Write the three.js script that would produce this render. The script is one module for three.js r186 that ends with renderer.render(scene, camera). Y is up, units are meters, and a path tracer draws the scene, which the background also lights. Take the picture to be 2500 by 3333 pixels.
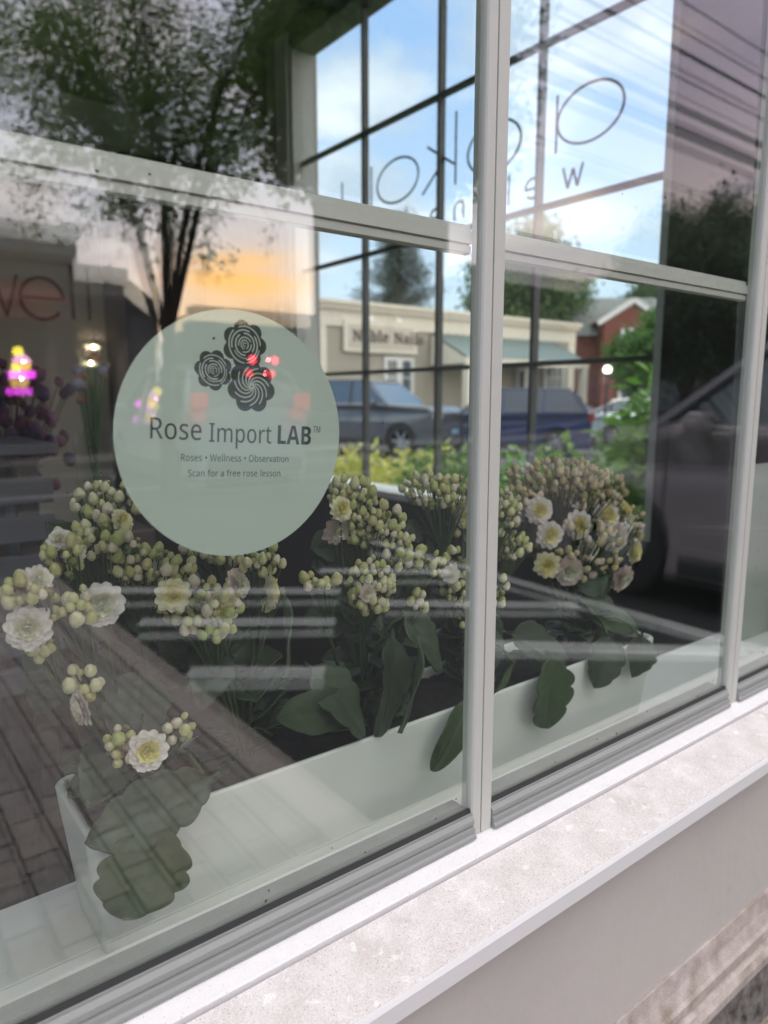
import * as THREE from 'three';
import { mergeGeometries } from 'three/addons/utils/BufferGeometryUtils.js';
import { RoundedBoxGeometry } from 'three/addons/geometries/RoundedBoxGeometry.js';
import { ImprovedNoise } from 'three/addons/math/ImprovedNoise.js';
import { FontLoader } from 'three/addons/loaders/FontLoader.js';
import { TextGeometry } from 'three/addons/geometries/TextGeometry.js';

// x runs along the shop front, z points out to the street, y is up; metres
const scene = new THREE.Scene();
const renderer = new THREE.WebGLRenderer({ antialias: true });
renderer.toneMapping = THREE.LinearToneMapping;
renderer.toneMappingExposure = 1.82;
renderer.shadowMap.enabled = true;
const camera = new THREE.PerspectiveCamera(71.33, 768 / 1024, 0.02, 3000);
camera.position.set(0, 1.25, 0.4);
{
  const p = THREE.MathUtils.degToRad(8.96), a = THREE.MathUtils.degToRad(52.4);
  camera.lookAt(Math.cos(a) * Math.cos(p), 1.25 - Math.sin(p), 0.4 - Math.sin(a) * Math.cos(p));
}
camera.focus = 0.56; camera.userData.fStop = 6.0;

// ---------- sky: dusk, warm and bright towards the set sun, blue opposite, broken cloud ----------
const SUN = new THREE.Vector3(0.445, 0.012, 0.89).normalize();
const noiser = new ImprovedNoise();
const noise3 = (x, y, z) => noiser.noise(x, y, z);
function fbm(x, y, z, oct = 5) { let s = 0, a = 0.5, f = 1; for (let i = 0; i < oct; i++) { s += a * noise3(x * f, y * f, z * f); a *= 0.5; f *= 2.03; } return s; }
const lerp = (a, b, t) => a + (b - a) * t, clamp = (x, a = 0, b = 1) => Math.min(b, Math.max(a, x));
const sstep = (a, b, x) => { const t = clamp((x - a) / (b - a)); return t * t * (3 - 2 * t); };
const mix3 = (a, b, t) => [lerp(a[0], b[0], t), lerp(a[1], b[1], t), lerp(a[2], b[2], t)];
{
  const W = 2048, H = 1024, data = new Float32Array(W * H * 4);
  for (let j = 0; j < H; j++) for (let i = 0; i < W; i++) {
    const el = ((j + 0.5) / H - 0.5) * Math.PI, az = ((i + 0.5) / W - 0.5) * 2 * Math.PI;
    if (el < -0.03) { data.set([0.25, 0.24, 0.24, 1], (j * W + i) * 4); continue; }
    const y = Math.sin(el), c = Math.cos(el), x = c * Math.cos(az), z = c * Math.sin(az);
    const yy = Math.max(y, 0), hl = Math.hypot(SUN.x, SUN.z);
    const mu = (x * SUN.x + z * SUN.z) / (Math.max(c, 1e-3) * hl);           // nearness in azimuth
    const tm = sstep(0.0, 0.75, mu), tw = sstep(0.87, 1.0, mu);
    const far = mix3([0.58, 0.69, 0.82], [0.28, 0.44, 0.75], sstep(0.0, 0.5, yy));
    const side = mix3([1.15, 0.90, 0.76], [0.54, 0.46, 0.58], sstep(0.03, 0.40, yy));   // pink and violet beside the sunset
    let near = mix3([2.9, 2.65, 2.5], [1.85, 1.9, 2.3], sstep(0.05, 0.36, yy));
    let col = mix3(mix3(mix3(far, side, tm), near, tw), [1.68, 1.65, 1.64], sstep(0.42, 0.85, yy));
    const dAz = Math.acos(clamp(mu, -1, 1)), streak = (e, w, a) => Math.exp(-Math.pow((el - e + 0.012 * noise3(az * 14, e * 50, 1.5)) / w, 2) - Math.pow(dAz / a, 2));
    const glow = Math.min(1, streak(0.150, 0.012, 0.085) + 0.9 * streak(0.185, 0.010, 0.06) + 0.8 * streak(0.10, 0.02, 0.16) + 0.35 * streak(0.16, 0.06, 0.14));      // burning cloud bars over the set sun
    const k = 1 / (yy + 0.16), u = x * k, v = z * k;
    const d = fbm(u * 1.15 + 3.1, v * 1.15 - 1.7, 0.37, 6) + 0.35 * fbm(u * 4.1, v * 4.1, 5.2, 4);
    const cover = sstep(-0.03, 0.24, d);
    const lit = sstep(-0.2, 0.35, fbm(u * 1.9 + SUN.x * 0.3, v * 1.9 + SUN.z * 0.3, 2.2, 5));
    const cloud = mix3(mix3(mix3([0.47, 0.54, 0.66], [0.92, 0.92, 0.94], lit), mix3([0.40, 0.36, 0.47], [1.75, 1.30, 1.02], lit), tm), mix3([1.25, 1.12, 1.25], [3.1, 2.8, 2.75], lit), tw);
    col = mix3(col, cloud, cover * 0.82 * (1 - 0.7 * sstep(0.42, 0.85, yy)));
    col = [lerp(col[0], 4.2, glow), lerp(col[1], 2.3, glow), lerp(col[2], 0.75, glow)];
    const o = (j * W + i) * 4;
    data[o] = col[0]; data[o + 1] = col[1]; data[o + 2] = col[2]; data[o + 3] = 1;
  }
  const sky = new THREE.DataTexture(data, W, H, THREE.RGBAFormat, THREE.FloatType);
  sky.mapping = THREE.EquirectangularReflectionMapping; sky.magFilter = THREE.LinearFilter; sky.needsUpdate = true;
  scene.background = sky; scene.environment = sky;
}
const sun = new THREE.DirectionalLight(new THREE.Color(1, 0.72, 0.5), 0.5);
sun.position.copy(SUN).multiplyScalar(60); sun.target.position.set(0, 0, 0);
sun.castShadow = true; sun.shadow.radius = 22; sun.shadow.mapSize.set(2048, 2048);
Object.assign(sun.shadow.camera, { left: -40, right: 40, top: 40, bottom: -20, near: 1, far: 160 });
scene.add(sun); scene.add(sun.target);

// ---------- helpers ----------
let seed = 12345;
const rnd = () => { seed = (seed * 1664525 + 1013904223) >>> 0; return seed / 4294967296; };
const rr = (a, b) => a + (b - a) * rnd();
const V = (x, y, z) => new THREE.Vector3(x, y, z);
const used = {};
function numbered(n) { const k = used[n] = (used[n] ?? -1) + 1; return k ? `${n}_${String(k).padStart(3, '0')}` : n; }
const lin = (r, g, b) => new THREE.Color().setRGB(r, g, b);
function std(r, g, b, rough = 0.7, o = {}) { return new THREE.MeshStandardMaterial({ color: lin(r, g, b), roughness: rough, ...o }); }
function phys(r, g, b, rough = 0.7, o = {}) { return new THREE.MeshPhysicalMaterial({ color: lin(r, g, b), roughness: rough, ...o }); }
function shadow(o) { o.castShadow = true; o.receiveShadow = true; return o; }
function thing(name, label, category, pos = [0, 0, 0], turn = 0, group) {
  seed = 7; for (const ch of label) seed = (Math.imul(seed, 31) + ch.charCodeAt(0)) >>> 0;          // each thing has its own random run
  const o = new THREE.Group(); o.name = numbered(name); o.position.set(...pos); o.rotation.y = turn;
  o.userData = { label, category }; if (group) o.userData.group = group; scene.add(o); return o;
}
function struct(name, label, category) { const o = new THREE.Group(); o.name = numbered(name); o.userData = { kind: 'structure', label, category }; scene.add(o); return o; }
function merged(list) {
  list = [].concat(list).map((g) => { const n = g.index ? g.toNonIndexed() : g.clone(); for (const k of Object.keys(n.attributes)) if (!['position', 'normal', 'uv'].includes(k)) n.deleteAttribute(k); if (!n.attributes.uv) n.setAttribute('uv', new THREE.BufferAttribute(new Float32Array(n.attributes.position.count * 2), 2)); if (!n.attributes.normal) n.computeVertexNormals(); return n; });
  return list.length > 1 ? mergeGeometries(list) : list[0];
}
function part(parent, name, geo, mat, o = {}) {
  const m = new THREE.Mesh(Array.isArray(geo) ? merged(geo) : geo, mat); m.name = name; shadow(m);
  if (o.kind) m.userData.kind = o.kind; if (o.label) m.userData.label = o.label;
  parent.add(m); return m;
}
function solo(name, label, category, geo, mat, group) { const m = part(scene, numbered(name), geo, mat); m.userData = { label, category }; if (group) m.userData.group = group; return m; }
function box(x0, x1, y0, y1, z0, z1) { return new THREE.BoxGeometry(Math.abs(x1 - x0), Math.abs(y1 - y0), Math.abs(z1 - z0)).translate((x0 + x1) / 2, (y0 + y1) / 2, (z0 + z1) / 2); }
function rbox(x0, x1, y0, y1, z0, z1, r = 0.01, s = 2) { return new RoundedBoxGeometry(Math.abs(x1 - x0), Math.abs(y1 - y0), Math.abs(z1 - z0), s, r).translate((x0 + x1) / 2, (y0 + y1) / 2, (z0 + z1) / 2); }
function metreUV(g, s = 1) {                                   // uv in metres from the face's main axis
  g = g.index ? g.toNonIndexed() : g; g.computeBoundingBox();
  const p = g.attributes.position, n = g.attributes.normal, uv = new Float32Array(p.count * 2);
  for (let i = 0; i < p.count; i += 3) {
    let ax = 0, ay = 0, az = 0; for (let k = 0; k < 3; k++) { ax += Math.abs(n.getX(i + k)); ay += Math.abs(n.getY(i + k)); az += Math.abs(n.getZ(i + k)); }
    for (let k = 0; k < 3; k++) {
      const X = p.getX(i + k), Y = p.getY(i + k), Z = p.getZ(i + k);
      const [u, v] = ay >= ax && ay >= az ? [X, Z] : ax >= az ? [Z, Y] : [X, Y];
      uv[(i + k) * 2] = u * s; uv[(i + k) * 2 + 1] = v * s;
    }
  }
  g.setAttribute('uv', new THREE.BufferAttribute(uv, 2)); return g;
}
function bar(a, b, w, h, up = V(0, 1, 0)) {                    // a box from a to b
  const d = V(0, 0, 0).subVectors(b, a), L = d.length(), z = d.clone().normalize(), x = V(0, 0, 0).crossVectors(up, z);
  if (x.lengthSq() < 1e-6) x.set(1, 0, 0); x.normalize(); const y = V(0, 0, 0).crossVectors(z, x);
  return new THREE.BoxGeometry(w, h, L).applyMatrix4(new THREE.Matrix4().makeBasis(x, y, z).setPosition(a.clone().lerp(b, 0.5)));
}
function tube(pts, r0, r1 = r0, seg = 6, n = 8) {              // tapered tube along a smooth curve
  const curve = pts.length > 2 ? new THREE.CatmullRomCurve3(pts) : new THREE.LineCurve3(pts[0], pts[1]);
  const g = new THREE.TubeGeometry(curve, n, 1, seg, false), p = g.attributes.position;
  for (let i = 0; i <= n; i++) {
    const c = curve.getPointAt(i / n), r = lerp(r0, r1, i / n);
    for (let j = 0; j <= seg; j++) { const k = i * (seg + 1) + j; p.setXYZ(k, c.x + (p.getX(k) - c.x) * r, c.y + (p.getY(k) - c.y) * r, c.z + (p.getZ(k) - c.z) * r); }
  }
  return g;
}
function profileX(pts, x0, x1, bevel = 0) {                    // (z, y) outline drawn out along x
  const s = new THREE.Shape(pts.map(([z, y]) => new THREE.Vector2(-z, y)));
  const g = new THREE.ExtrudeGeometry(s, { depth: x1 - x0, bevelEnabled: false }); g.rotateY(Math.PI / 2); g.translate(x0, 0, 0); return g;
}
function profileY(pts, y0, y1) {                               // (x, z) outline drawn out along y
  const s = new THREE.Shape(pts.map(([x, z]) => new THREE.Vector2(x, -z)));
  const g = new THREE.ExtrudeGeometry(s, { depth: y1 - y0, bevelEnabled: false }); g.rotateX(-Math.PI / 2); g.translate(0, y0, 0); return g;
}
function texture(n, fn, { srgb = false, rep = 1 } = {}) {
  const d = new Uint8Array(n * n * 4);
  for (let j = 0; j < n; j++) for (let i = 0; i < n; i++) { const c = fn(i / n, j / n, i, j), o = (j * n + i) * 4; for (let k = 0; k < 3; k++) d[o + k] = 255 * clamp(Array.isArray(c) ? c[k] : c); d[o + 3] = 255; }
  const t = new THREE.DataTexture(d, n, n); t.wrapS = t.wrapT = THREE.RepeatWrapping; t.magFilter = THREE.LinearFilter; t.minFilter = THREE.LinearMipmapLinearFilter; t.generateMipmaps = true;
  t.repeat.set(1 / rep, 1 / rep); if (srgb) t.colorSpace = THREE.SRGBColorSpace; t.needsUpdate = true; return t;
}
// noise that tiles: walk a torus-like blend of four shifted copies
function tileNoise(u, v, f, z, oct = 4) {
  const a = fbm(u * f, v * f, z, oct), b = fbm((u - 1) * f, v * f, z, oct), c = fbm(u * f, (v - 1) * f, z, oct), d = fbm((u - 1) * f, (v - 1) * f, z, oct);
  return lerp(lerp(a, b, u), lerp(c, d, u), v);
}
const toS = (c) => (c <= 0.0031308 ? c * 12.92 : 1.055 * Math.pow(c, 1 / 2.4) - 0.055);
function blotch(n, rep, base, amp, f, z, speck = 0) {          // a colour with patches and grains
  return texture(n, (u, v) => { const t = 1 + amp * tileNoise(u, v, f, z, 5) * 2 + (rnd() - 0.5) * speck; return base.map((b) => toS(clamp(b * t))); }, { srgb: true, rep });
}
const grainTex = texture(256, () => rnd(), { rep: 0.12 });
const softGrain = texture(256, (u, v) => 0.5 + 0.7 * tileNoise(u, v, 24, 3.3, 4), { rep: 0.35 });

// ---------- materials of the shop front ----------
const M = {};
// sill: white paint under grit, with pale splashes and pinkish dirt
M.sill = std(1, 1, 1, 0.85, {
  map: texture(512, (u, v) => {
    const dirt = 0.5 + 0.9 * tileNoise(u, v, 9, 1.1, 5), spl = sstep(0.12, 0.34, tileNoise(u, v, 34, 4.7, 5)), g = rnd();
    let c = mix3([0.82, 0.79, 0.775], [0.58, 0.52, 0.50], clamp(dirt * 1.25 - 0.1)); c = mix3(c, [0.86, 0.855, 0.85], spl * 0.8);
    const s = 1 + (g - 0.5) * 0.34; if (g > 0.9955) c = [0.2, 0.18, 0.17];
    return c.map((x) => toS(clamp(x * s)));
  }, { srgb: true, rep: 0.30 }),
  bumpMap: texture(512, (u, v) => 0.5 + 0.35 * (rnd() - 0.5) + 0.4 * sstep(0.12, 0.34, tileNoise(u, v, 34, 4.7, 5)) + 0.3 * tileNoise(u, v, 60, 8.7, 2), { rep: 0.30 }), bumpScale: 0.0012,
});
M.band = std(1, 1, 1, 0.7, { map: texture(512, (u, v) => { const g = rnd(), d = 1 + 0.10 * tileNoise(u, v, 14, 2.2, 4) + (g - 0.5) * 0.09; return (g > 0.9975 ? [0.3, 0.28, 0.27] : [0.79, 0.77, 0.77]).map((x) => toS(clamp(x * d))); }, { srgb: true, rep: 0.25 }), bumpMap: grainTex, bumpScale: 0.0002 });
M.apron = std(1, 1, 1, 0.6, { map: texture(512, (u, v) => { const d = 1 + 0.16 * tileNoise(u * 1, v, 6, 6.1, 5) + (rnd() - 0.5) * 0.03, st = sstep(0.25, 0.42, tileNoise(u, v, 34, 9.1, 4)) * sstep(0.02, 0.25, tileNoise(u, v, 4, 3.9, 3)); return mix3([0.53, 0.495, 0.465], [0.27, 0.22, 0.18], st * 0.6).map((x) => toS(clamp(x * d))); }, { srgb: true, rep: 0.9 }), bumpMap: softGrain, bumpScale: 0.0008 });
M.dirtyTrim = std(1, 1, 1, 0.8, { map: texture(512, (u, v) => { const t = clamp(0.45 + 1.1 * tileNoise(u, v, 16, 7.7, 5)), g = rnd(); return mix3([0.60, 0.53, 0.50], [0.24, 0.19, 0.14], t * 0.95).map((x) => toS(clamp(x * (1 + (g - 0.5) * 0.25)))); }, { srgb: true, rep: 0.3 }), bumpMap: grainTex, bumpScale: 0.0006 });
M.frame = phys(0.53, 0.535, 0.495, 0.42, { bumpMap: softGrain, bumpScale: 0.00015 });
M.rail = std(0.27, 0.28, 0.27, 0.55, { bumpMap: grainTex, bumpScale: 0.0002 });
M.gasket = std(0.03, 0.03, 0.03, 0.8);
M.glass = phys(0.955, 0.99, 0.96, 0.0, { transmission: 1, thickness: 0, ior: 1.90 });
M.glass2 = phys(0.97, 0.99, 0.975, 0.0, { transmission: 1, thickness: 0, ior: 1.70 });
M.paneSide = phys(0.95, 0.98, 0.97, 0.0, { transmission: 1, thickness: 0, ior: 1.5 });
M.white = std(0.82, 0.82, 0.80, 0.6);
M.darkWall = std(0.05, 0.046, 0.043, 0.75, { bumpMap: softGrain, bumpScale: 0.0006 });
M.cream = std(0.70, 0.68, 0.58, 0.8, { bumpMap: softGrain, bumpScale: 0.0006 });

// ---------- ground, streets ----------
{
  const asphalt = std(1, 1, 1, 0.9, { map: blotch(512, 1.6, [0.060, 0.060, 0.064], 0.25, 8, 1.9, 0.9), bumpMap: grainTex, bumpScale: 0.004 });
  const terrain = part(scene, 'ground', metreUV(new THREE.PlaneGeometry(1600, 1600).rotateX(-Math.PI / 2).translate(0, -0.22, 0)), std(1, 1, 1, 0.95, { map: blotch(512, 7, [0.075, 0.075, 0.078], 0.35, 6, 4.9, 0.5) }));
  terrain.userData = { kind: 'structure', label: 'grey asphalt ground reaching to the horizon', category: 'ground' };
  const lot = part(scene, 'road', metreUV(box(-60, 90, -0.20, 0, 0.02, 14.0)), asphalt); lot.userData = { kind: 'structure', label: 'dark asphalt street and parking bay before the shop', category: 'road' };
  const paint = std(1, 1, 1, 0.75, { map: blotch(256, 0.5, [0.84, 0.84, 0.83], 0.12, 10, 3.3, 0.25), bumpMap: grainTex, bumpScale: 0.002 });
  const stripe = (x0, z0, x1, z1, w) => part(lot, 'painted_stripe', metreUV(bar(V(x0, 0.004, z0), V(x1, 0.004, z1), w, 0.004)), paint);
  // hatched bay: slanting bars between two side lines
  for (const [x0, z0, x1, z1] of [[1.28, 4.40, 2.55, 3.38], [1.28, 3.53, 2.16, 2.86], [1.20, 2.64, 1.70, 2.26], [2.50, 2.12, 3.52, 1.20], [2.62, 2.98, 3.52, 2.22], [2.75, 3.95, 3.52, 3.30]]) stripe(x0, z0, x1, z1, 0.14);
  stripe(3.60, 1.0, 3.72, 4.6, 0.11); stripe(6.3, 1.1, 6.4, 4.6, 0.11);
  stripe(-30, 9.6, 60, 9.6, 0.12);
  const walk = part(scene, 'pavement', metreUV(box(-30, 1.165, -0.21, 0.006, 0.02, 5.2)), std(0.045, 0.04, 0.038, 0.95)); walk.userData = { kind: 'structure', label: 'brick paved sidewalk outside the shop window', category: 'pavement' };
  const tones = [[0.34, 0.305, 0.295], [0.38, 0.335, 0.32], [0.30, 0.275, 0.275], [0.41, 0.36, 0.34], [0.35, 0.275, 0.26]].map((c, i) => std(1, 1, 1, 0.9, { map: blotch(128, 0.35, c, 0.3, 8, i * 3.1, 0.3), bumpMap: grainTex, bumpScale: 0.0015 }));
  const bg = metreUV(rbox(-0.0455, 0.0455, -0.03, 0.0, -0.0955, 0.0955, 0.004, 1));
  let n = 0;
  for (let i = 0; i < 12; i++) for (let j = 0; j < 25 && n < 295; j++) {
    const x = 1.0 - (i + 0.5) * 0.1, z = 0.5 + (j + (i % 2) * 0.5) * 0.2;
    if (x > 0.95 - 0.02 * 0 || z > 5.0 || x < -0.2) continue; n++;
    const b = part(walk, 'brick', bg, tones[(rnd() * 5) | 0]); b.position.set(x, 0.012 + rr(-0.001, 0.002), z); b.rotation.y = rr(-0.01, 0.01);
  }
  part(walk, 'kerb_stone', metreUV(rbox(1.01, 1.16, -0.15, 0.02, 0.06, 5.2, 0.01)), std(1, 1, 1, 0.9, { map: blotch(256, 0.8, [0.42, 0.36, 0.34], 0.2, 8, 5.5, 0.25) }));
  const far = part(scene, 'pavement_far', metreUV(box(-60, 90, -0.2, 0.12, 13.2, 15)), std(1, 1, 1, 0.9, { map: blotch(256, 2, [0.30, 0.29, 0.27], 0.2, 8, 6.6, 0.2) })); far.userData = { kind: 'structure', label: 'grey concrete sidewalk across the street', category: 'pavement' };
  far.name = 'pavement_001';
  const lawn = part(scene, 'lawn', metreUV(box(1.75, 5.2, -0.21, -0.10, -14, -0.3)), std(1, 1, 1, 1, { map: blotch(512, 1.2, [0.075, 0.14, 0.028], 0.6, 18, 7.1, 0.8) })); lawn.userData = { kind: 'structure', label: 'green lawn strip outside the side window', category: 'lawn' };
  const verge = part(scene, 'verge', metreUV(box(1.2, 6.2, -0.05, 0.03, 0.12, 0.95)), std(1, 1, 1, 1, { map: blotch(512, 0.8, [0.08, 0.15, 0.04], 0.6, 18, 2.1, 0.8) })); verge.userData = { kind: 'structure', label: 'narrow green planting strip along the shop wall', category: 'lawn' };
}

// ---------- front window ----------
const MX = [-1.74, -1.31, -0.88, -0.45, -0.02, 0.41, 0.84, 1.27], TY = [1.370, 1.800, 2.230];
{
  const w = struct('front_window', 'white shop window with slim bars and greenish reflecting glass', 'window');
  const mp = [[-0.0112, -0.0085], [-0.0112, 0.003], [-0.0102, 0.0045], [-0.0030, 0.006], [-0.0028, 0.0035], [-0.0016, 0.0035], [-0.0014, 0.006], [0.0099, 0.006], [0.0112, 0.0045], [0.0112, -0.0085]];
  const mg = profileY(mp, 0.8835, 2.62);
  for (const x of MX) { const m = part(w, 'mullion', mg, M.frame); m.position.x = x; }
  const tp = (y) => [[-0.016, y - 0.0108], [-0.0115, y - 0.0108], [-0.0095, y - 0.0098], [-0.0092, y - 0.0050], [-0.0112, y - 0.0046], [-0.0112, y - 0.0037], [-0.0080, y - 0.0033], [-0.0080, y + 0.0058], [-0.0098, y + 0.0064], [-0.0100, y + 0.0098], [-0.012, y + 0.0108], [-0.016, y + 0.0108]];
  for (let i = 0; i < MX.length - 1; i++) {
    const a = MX[i] + 0.0113, b = MX[i + 1] - 0.0113;
    for (const y of TY) part(w, 'transom', profileX(tp(y), a, b), M.frame);
    part(w, 'glass_pane', new THREE.PlaneGeometry(b - a, 1.715).translate((a + b) / 2, 0.9055 + 0.8575, 0.0), M.glass);
    const rows = [0.908, ...TY, 2.62];
    for (let r = 0; r < rows.length - 1; r++) {
      const y0 = rows[r] + (r ? 0.0109 : 0), y1 = rows[r + 1] - 0.0109, p = part(w, 'inner_glass_pane', new THREE.PlaneGeometry(b - a, y1 - y0), M.glass2);
      p.position.set((a + b) / 2, (y0 + y1) / 2, -0.0042); p.rotation.set(THREE.MathUtils.degToRad(-0.62), THREE.MathUtils.degToRad(0.12), 0);
    }
    // side beads of each light, bottom rail in steps, black gasket
    part(w, 'bottom_rail', profileX([[-0.02, 0.884], [0.0105, 0.884], [0.0104, 0.8865], [0.0085, 0.8880], [0.0085, 0.8925], [0.0060, 0.8932], [0.0056, 0.8946], [0.0072, 0.8953], [0.0072, 0.8992], [0.0042, 0.9020], [0.0042, 0.9038], [-0.0012, 0.9038], [-0.0012, 0.9052], [-0.02, 0.9052]], a, b), M.rail);
    part(w, 'gasket', profileX([[-0.0010, 0.9039], [0.0030, 0.9039], [0.0014, 0.9072], [0.0004, 0.9072]], a, b), M.gasket);
  }
  const speckM = std(0.05, 0.045, 0.04, 0.9); for (let i = 0; i < 34; i++) { const q = part(w, 'dirt_speck', new THREE.SphereGeometry(1, 6, 5), speckM); q.scale.set(rr(0.0003, 0.0008), rr(0.0004, 0.0013), 0.0003); q.rotation.z = rr(0, 3); q.position.set(rr(0.05, 0.95), i < 16 ? rr(0.907, 0.93) : rr(0.93, 1.5), 0.0004); }
  part(w, 'head_rail', box(-1.78, 1.30, 2.6205, 2.68, -0.04, 0.012), M.frame);
}

// ---------- the shop building ----------
const shop = thing('shop_building', 'shop corner with white sill, beige panel and rough stone base under its window', 'building');
{
  const X0 = -2.2, X1 = 1.47;
  part(shop, 'sill_band', metreUV(profileX([[-0.05, 0.8605], [0.0238, 0.8605], [0.0238, 0.8785], [0.0228, 0.8798], [0.004, 0.8832], [-0.05, 0.8832]], X0, X1)), M.band);
  part(shop, 'window_sill', metreUV(profileX([[-0.05, 0.835], [0.070, 0.835], [0.070, 0.8495], [0.0795, 0.8495], [0.0810, 0.8510], [0.0810, 0.8655], [0.0795, 0.8672], [0.0268, 0.8765], [0.0268, 0.8600], [-0.05, 0.8600]].slice(0, 10), X0, X1)), M.sill);
  part(shop, 'sill_nose', profileX([[0.0702, 0.8440], [0.0780, 0.8440], [0.0835, 0.8500], [0.0840, 0.8640], [0.0825, 0.8672], [0.0812, 0.8672], [0.0812, 0.8494], [0.0702, 0.8494]], X0, X1), std(0.77, 0.76, 0.76, 0.5, { bumpMap: softGrain, bumpScale: 0.0004 }));
  // flakes of paint lifting under the nose
  const flake = std(0.70, 0.66, 0.64, 0.8);
  for (let i = 0; i < 46; i++) { const x = rr(-0.1, 1.35), L = rr(0.006, 0.035), s = new THREE.Shape(); s.moveTo(-L, 0.0015); for (let k = 0; k <= 7; k++) s.lineTo(-L + 2 * L * k / 7, -rr(0.0006, 0.0045)); s.lineTo(L, 0.0015); const f = part(shop, 'paint_flake', new THREE.ExtrudeGeometry(s, { depth: 0.0008, bevelEnabled: false }), flake); f.position.set(x, 0.8437, 0.0703 + rr(0, 0.0006)); }
  part(shop, 'apron_panel', metreUV(box(X0, X1 - 0.003, 0.664, 0.8434, -0.08, 0.0620)), M.apron);
  part(shop, 'base_moulding', metreUV(profileX([[-0.08, 0.5662], [0.069, 0.5662], [0.071, 0.568], [0.071, 0.580], [0.069, 0.583], [0.073, 0.586], [0.080, 0.590], [0.084, 0.597], [0.084, 0.605], [0.080, 0.612], [0.074, 0.6150], [0.0735, 0.6175], [0.077, 0.620], [0.0765, 0.6300], [0.0735, 0.6330], [0.068, 0.646], [0.0645, 0.6635], [-0.08, 0.6635]], X0, X1)), M.dirtyTrim);
  part(shop, 'base_wall', box(X0, X1, -0.2, 0.5658, -0.08, 0.030), std(0.20, 0.19, 0.175, 0.95));
  // rubble stones set in mortar
  const st = [[0.21, 0.17, 0.125], [0.30, 0.27, 0.235], [0.235, 0.215, 0.20], [0.33, 0.285, 0.22], [0.16, 0.145, 0.135]].map((c, i) => std(1, 1, 1, 0.9, { map: blotch(256, 0.22, c, 1.0, 14, i * 2.3, 0.55), bumpMap: softGrain, bumpScale: 0.004 }));
  for (let r = 0, y = 0.564; r < 4; r++) {
    const h = [0.11, 0.085, 0.12, 0.10][r]; let x = -0.3 - rr(0, 0.1);
    while (x < 1.45) {
      const L = rr(0.12, 0.26), x1 = Math.min(x + L, 1.465), g = new RoundedBoxGeometry(x1 - x - 0.012, h - 0.012, 0.05, 5, 0.012), p = g.attributes.position;
      for (let k = 0; k < p.count; k++) { const px = p.getX(k) + x, py = p.getY(k) + y, pz = p.getZ(k); p.setXYZ(k, p.getX(k) + 0.010 * fbm(px * 14, py * 14, 1 + r, 3), p.getY(k) + 0.008 * fbm(px * 14, py * 14, 9 + r, 3), pz + (pz > 0 ? 0.030 * fbm(px * 22, py * 22, 4 + r, 4) : 0)); }
      g.computeVertexNormals(); const m = part(shop, 'stone', metreUV(g), st[(rnd() * 5) | 0]); m.position.set((x + x1) / 2, y - h / 2, 0.035); x = x1;
    }
    y -= h;
  }
  // shell of the room: front returns, header, side wall round its window, back, far side, floor, ceiling
  const out = M.apron;
  part(shop, 'corner_post', metreUV(box(1.30, 1.66, -0.2, 2.95, -0.12, -0.081)), out);
  part(shop, 'corner_trim', metreUV(box(1.475, 1.70, -0.2, 2.95, -0.0805, 0.05)), M.band);
  part(shop, 'front_header', metreUV(box(-4, 1.472, 2.6805, 2.95, -0.10, 0.03)), out);
  part(shop, 'front_wall', metreUV(box(-4, -2.21, -0.2, 2.68, -0.10, 0.03)), out);
  part(shop, 'front_backing', box(-2.2, 1.55, 0.1, 0.834, -0.12, -0.0805), M.darkWall);
  part(shop, 'side_wall', [box(1.56, 1.66, 0.0, 0.905, -3.6, -0.1205), box(1.56, 1.66, 2.615, 2.95, -3.6, -0.1205), box(1.56, 1.66, 0.9055, 2.6145, -0.560, -0.1205), box(1.56, 1.66, 0.9055, 2.6145, -3.6, -2.235)], M.darkWall);
  part(shop, 'side_cladding', [box(1.6605, 1.69, -0.2, 0.90, -3.6, -0.1), box(1.6605, 1.69, 2.62, 2.95, -3.6, -0.1), box(1.6605, 1.69, 0.9005, 2.6195, -0.555, -0.1), box(1.6605, 1.69, 0.9005, 2.6195, -3.6, -2.24)], out);
  part(shop, 'back_wall', box(-4, 1.5595, 0.0, 2.80, -3.6, -3.46), M.cream);
  part(shop, 'end_wall', box(-4.1, -4.0005, 0, 2.8, -3.6, 0.02), M.darkWall);
  part(shop, 'shop_floor', box(-4, 1.5595, 0.02, 0.08, -3.4595, -0.1205), std(0.05, 0.04, 0.034, 0.6));
  part(shop, 'ceiling', box(-4, 1.5595, 2.70, 2.78, -3.4595, -0.1005), std(0.12, 0.115, 0.11, 0.8));
  part(shop, 'roof_slab', box(-4.3, 1.9, 2.951, 3.1, -3.8, 0.2), std(0.3, 0.29, 0.28, 0.8));
  part(shop, 'inner_sill', rbox(-2.19, 1.555, 0.815, 0.845, -0.198, -0.0202, 0.002), M.white);
  // red wall lettering w e l l
  const red = std(0.17, 0.05, 0.045, 0.6), L = [];
  const zl = -3.455, t = 0.008;
  part(shop, 'wall_letter', [bar(V(0.575, 1.835, zl), V(0.625, 1.64, zl), 2 * t, 0.01), bar(V(0.625, 1.64, zl), V(0.668, 1.81, zl), 2 * t, 0.01), bar(V(0.668, 1.81, zl), V(0.712, 1.64, zl), 2 * t, 0.01), bar(V(0.712, 1.64, zl), V(0.765, 1.835, zl), 2 * t, 0.01)].map((g) => g), red);
  const e = new THREE.Shape(); e.absarc(0, 0, 0.097 + t, 0, Math.PI * 1.78, false); e.absarc(0, 0, 0.097 - t, Math.PI * 1.78, 0, true);
  const eg = new THREE.ExtrudeGeometry(e, { depth: 0.008, bevelEnabled: false, curveSegments: 28 });
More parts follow.
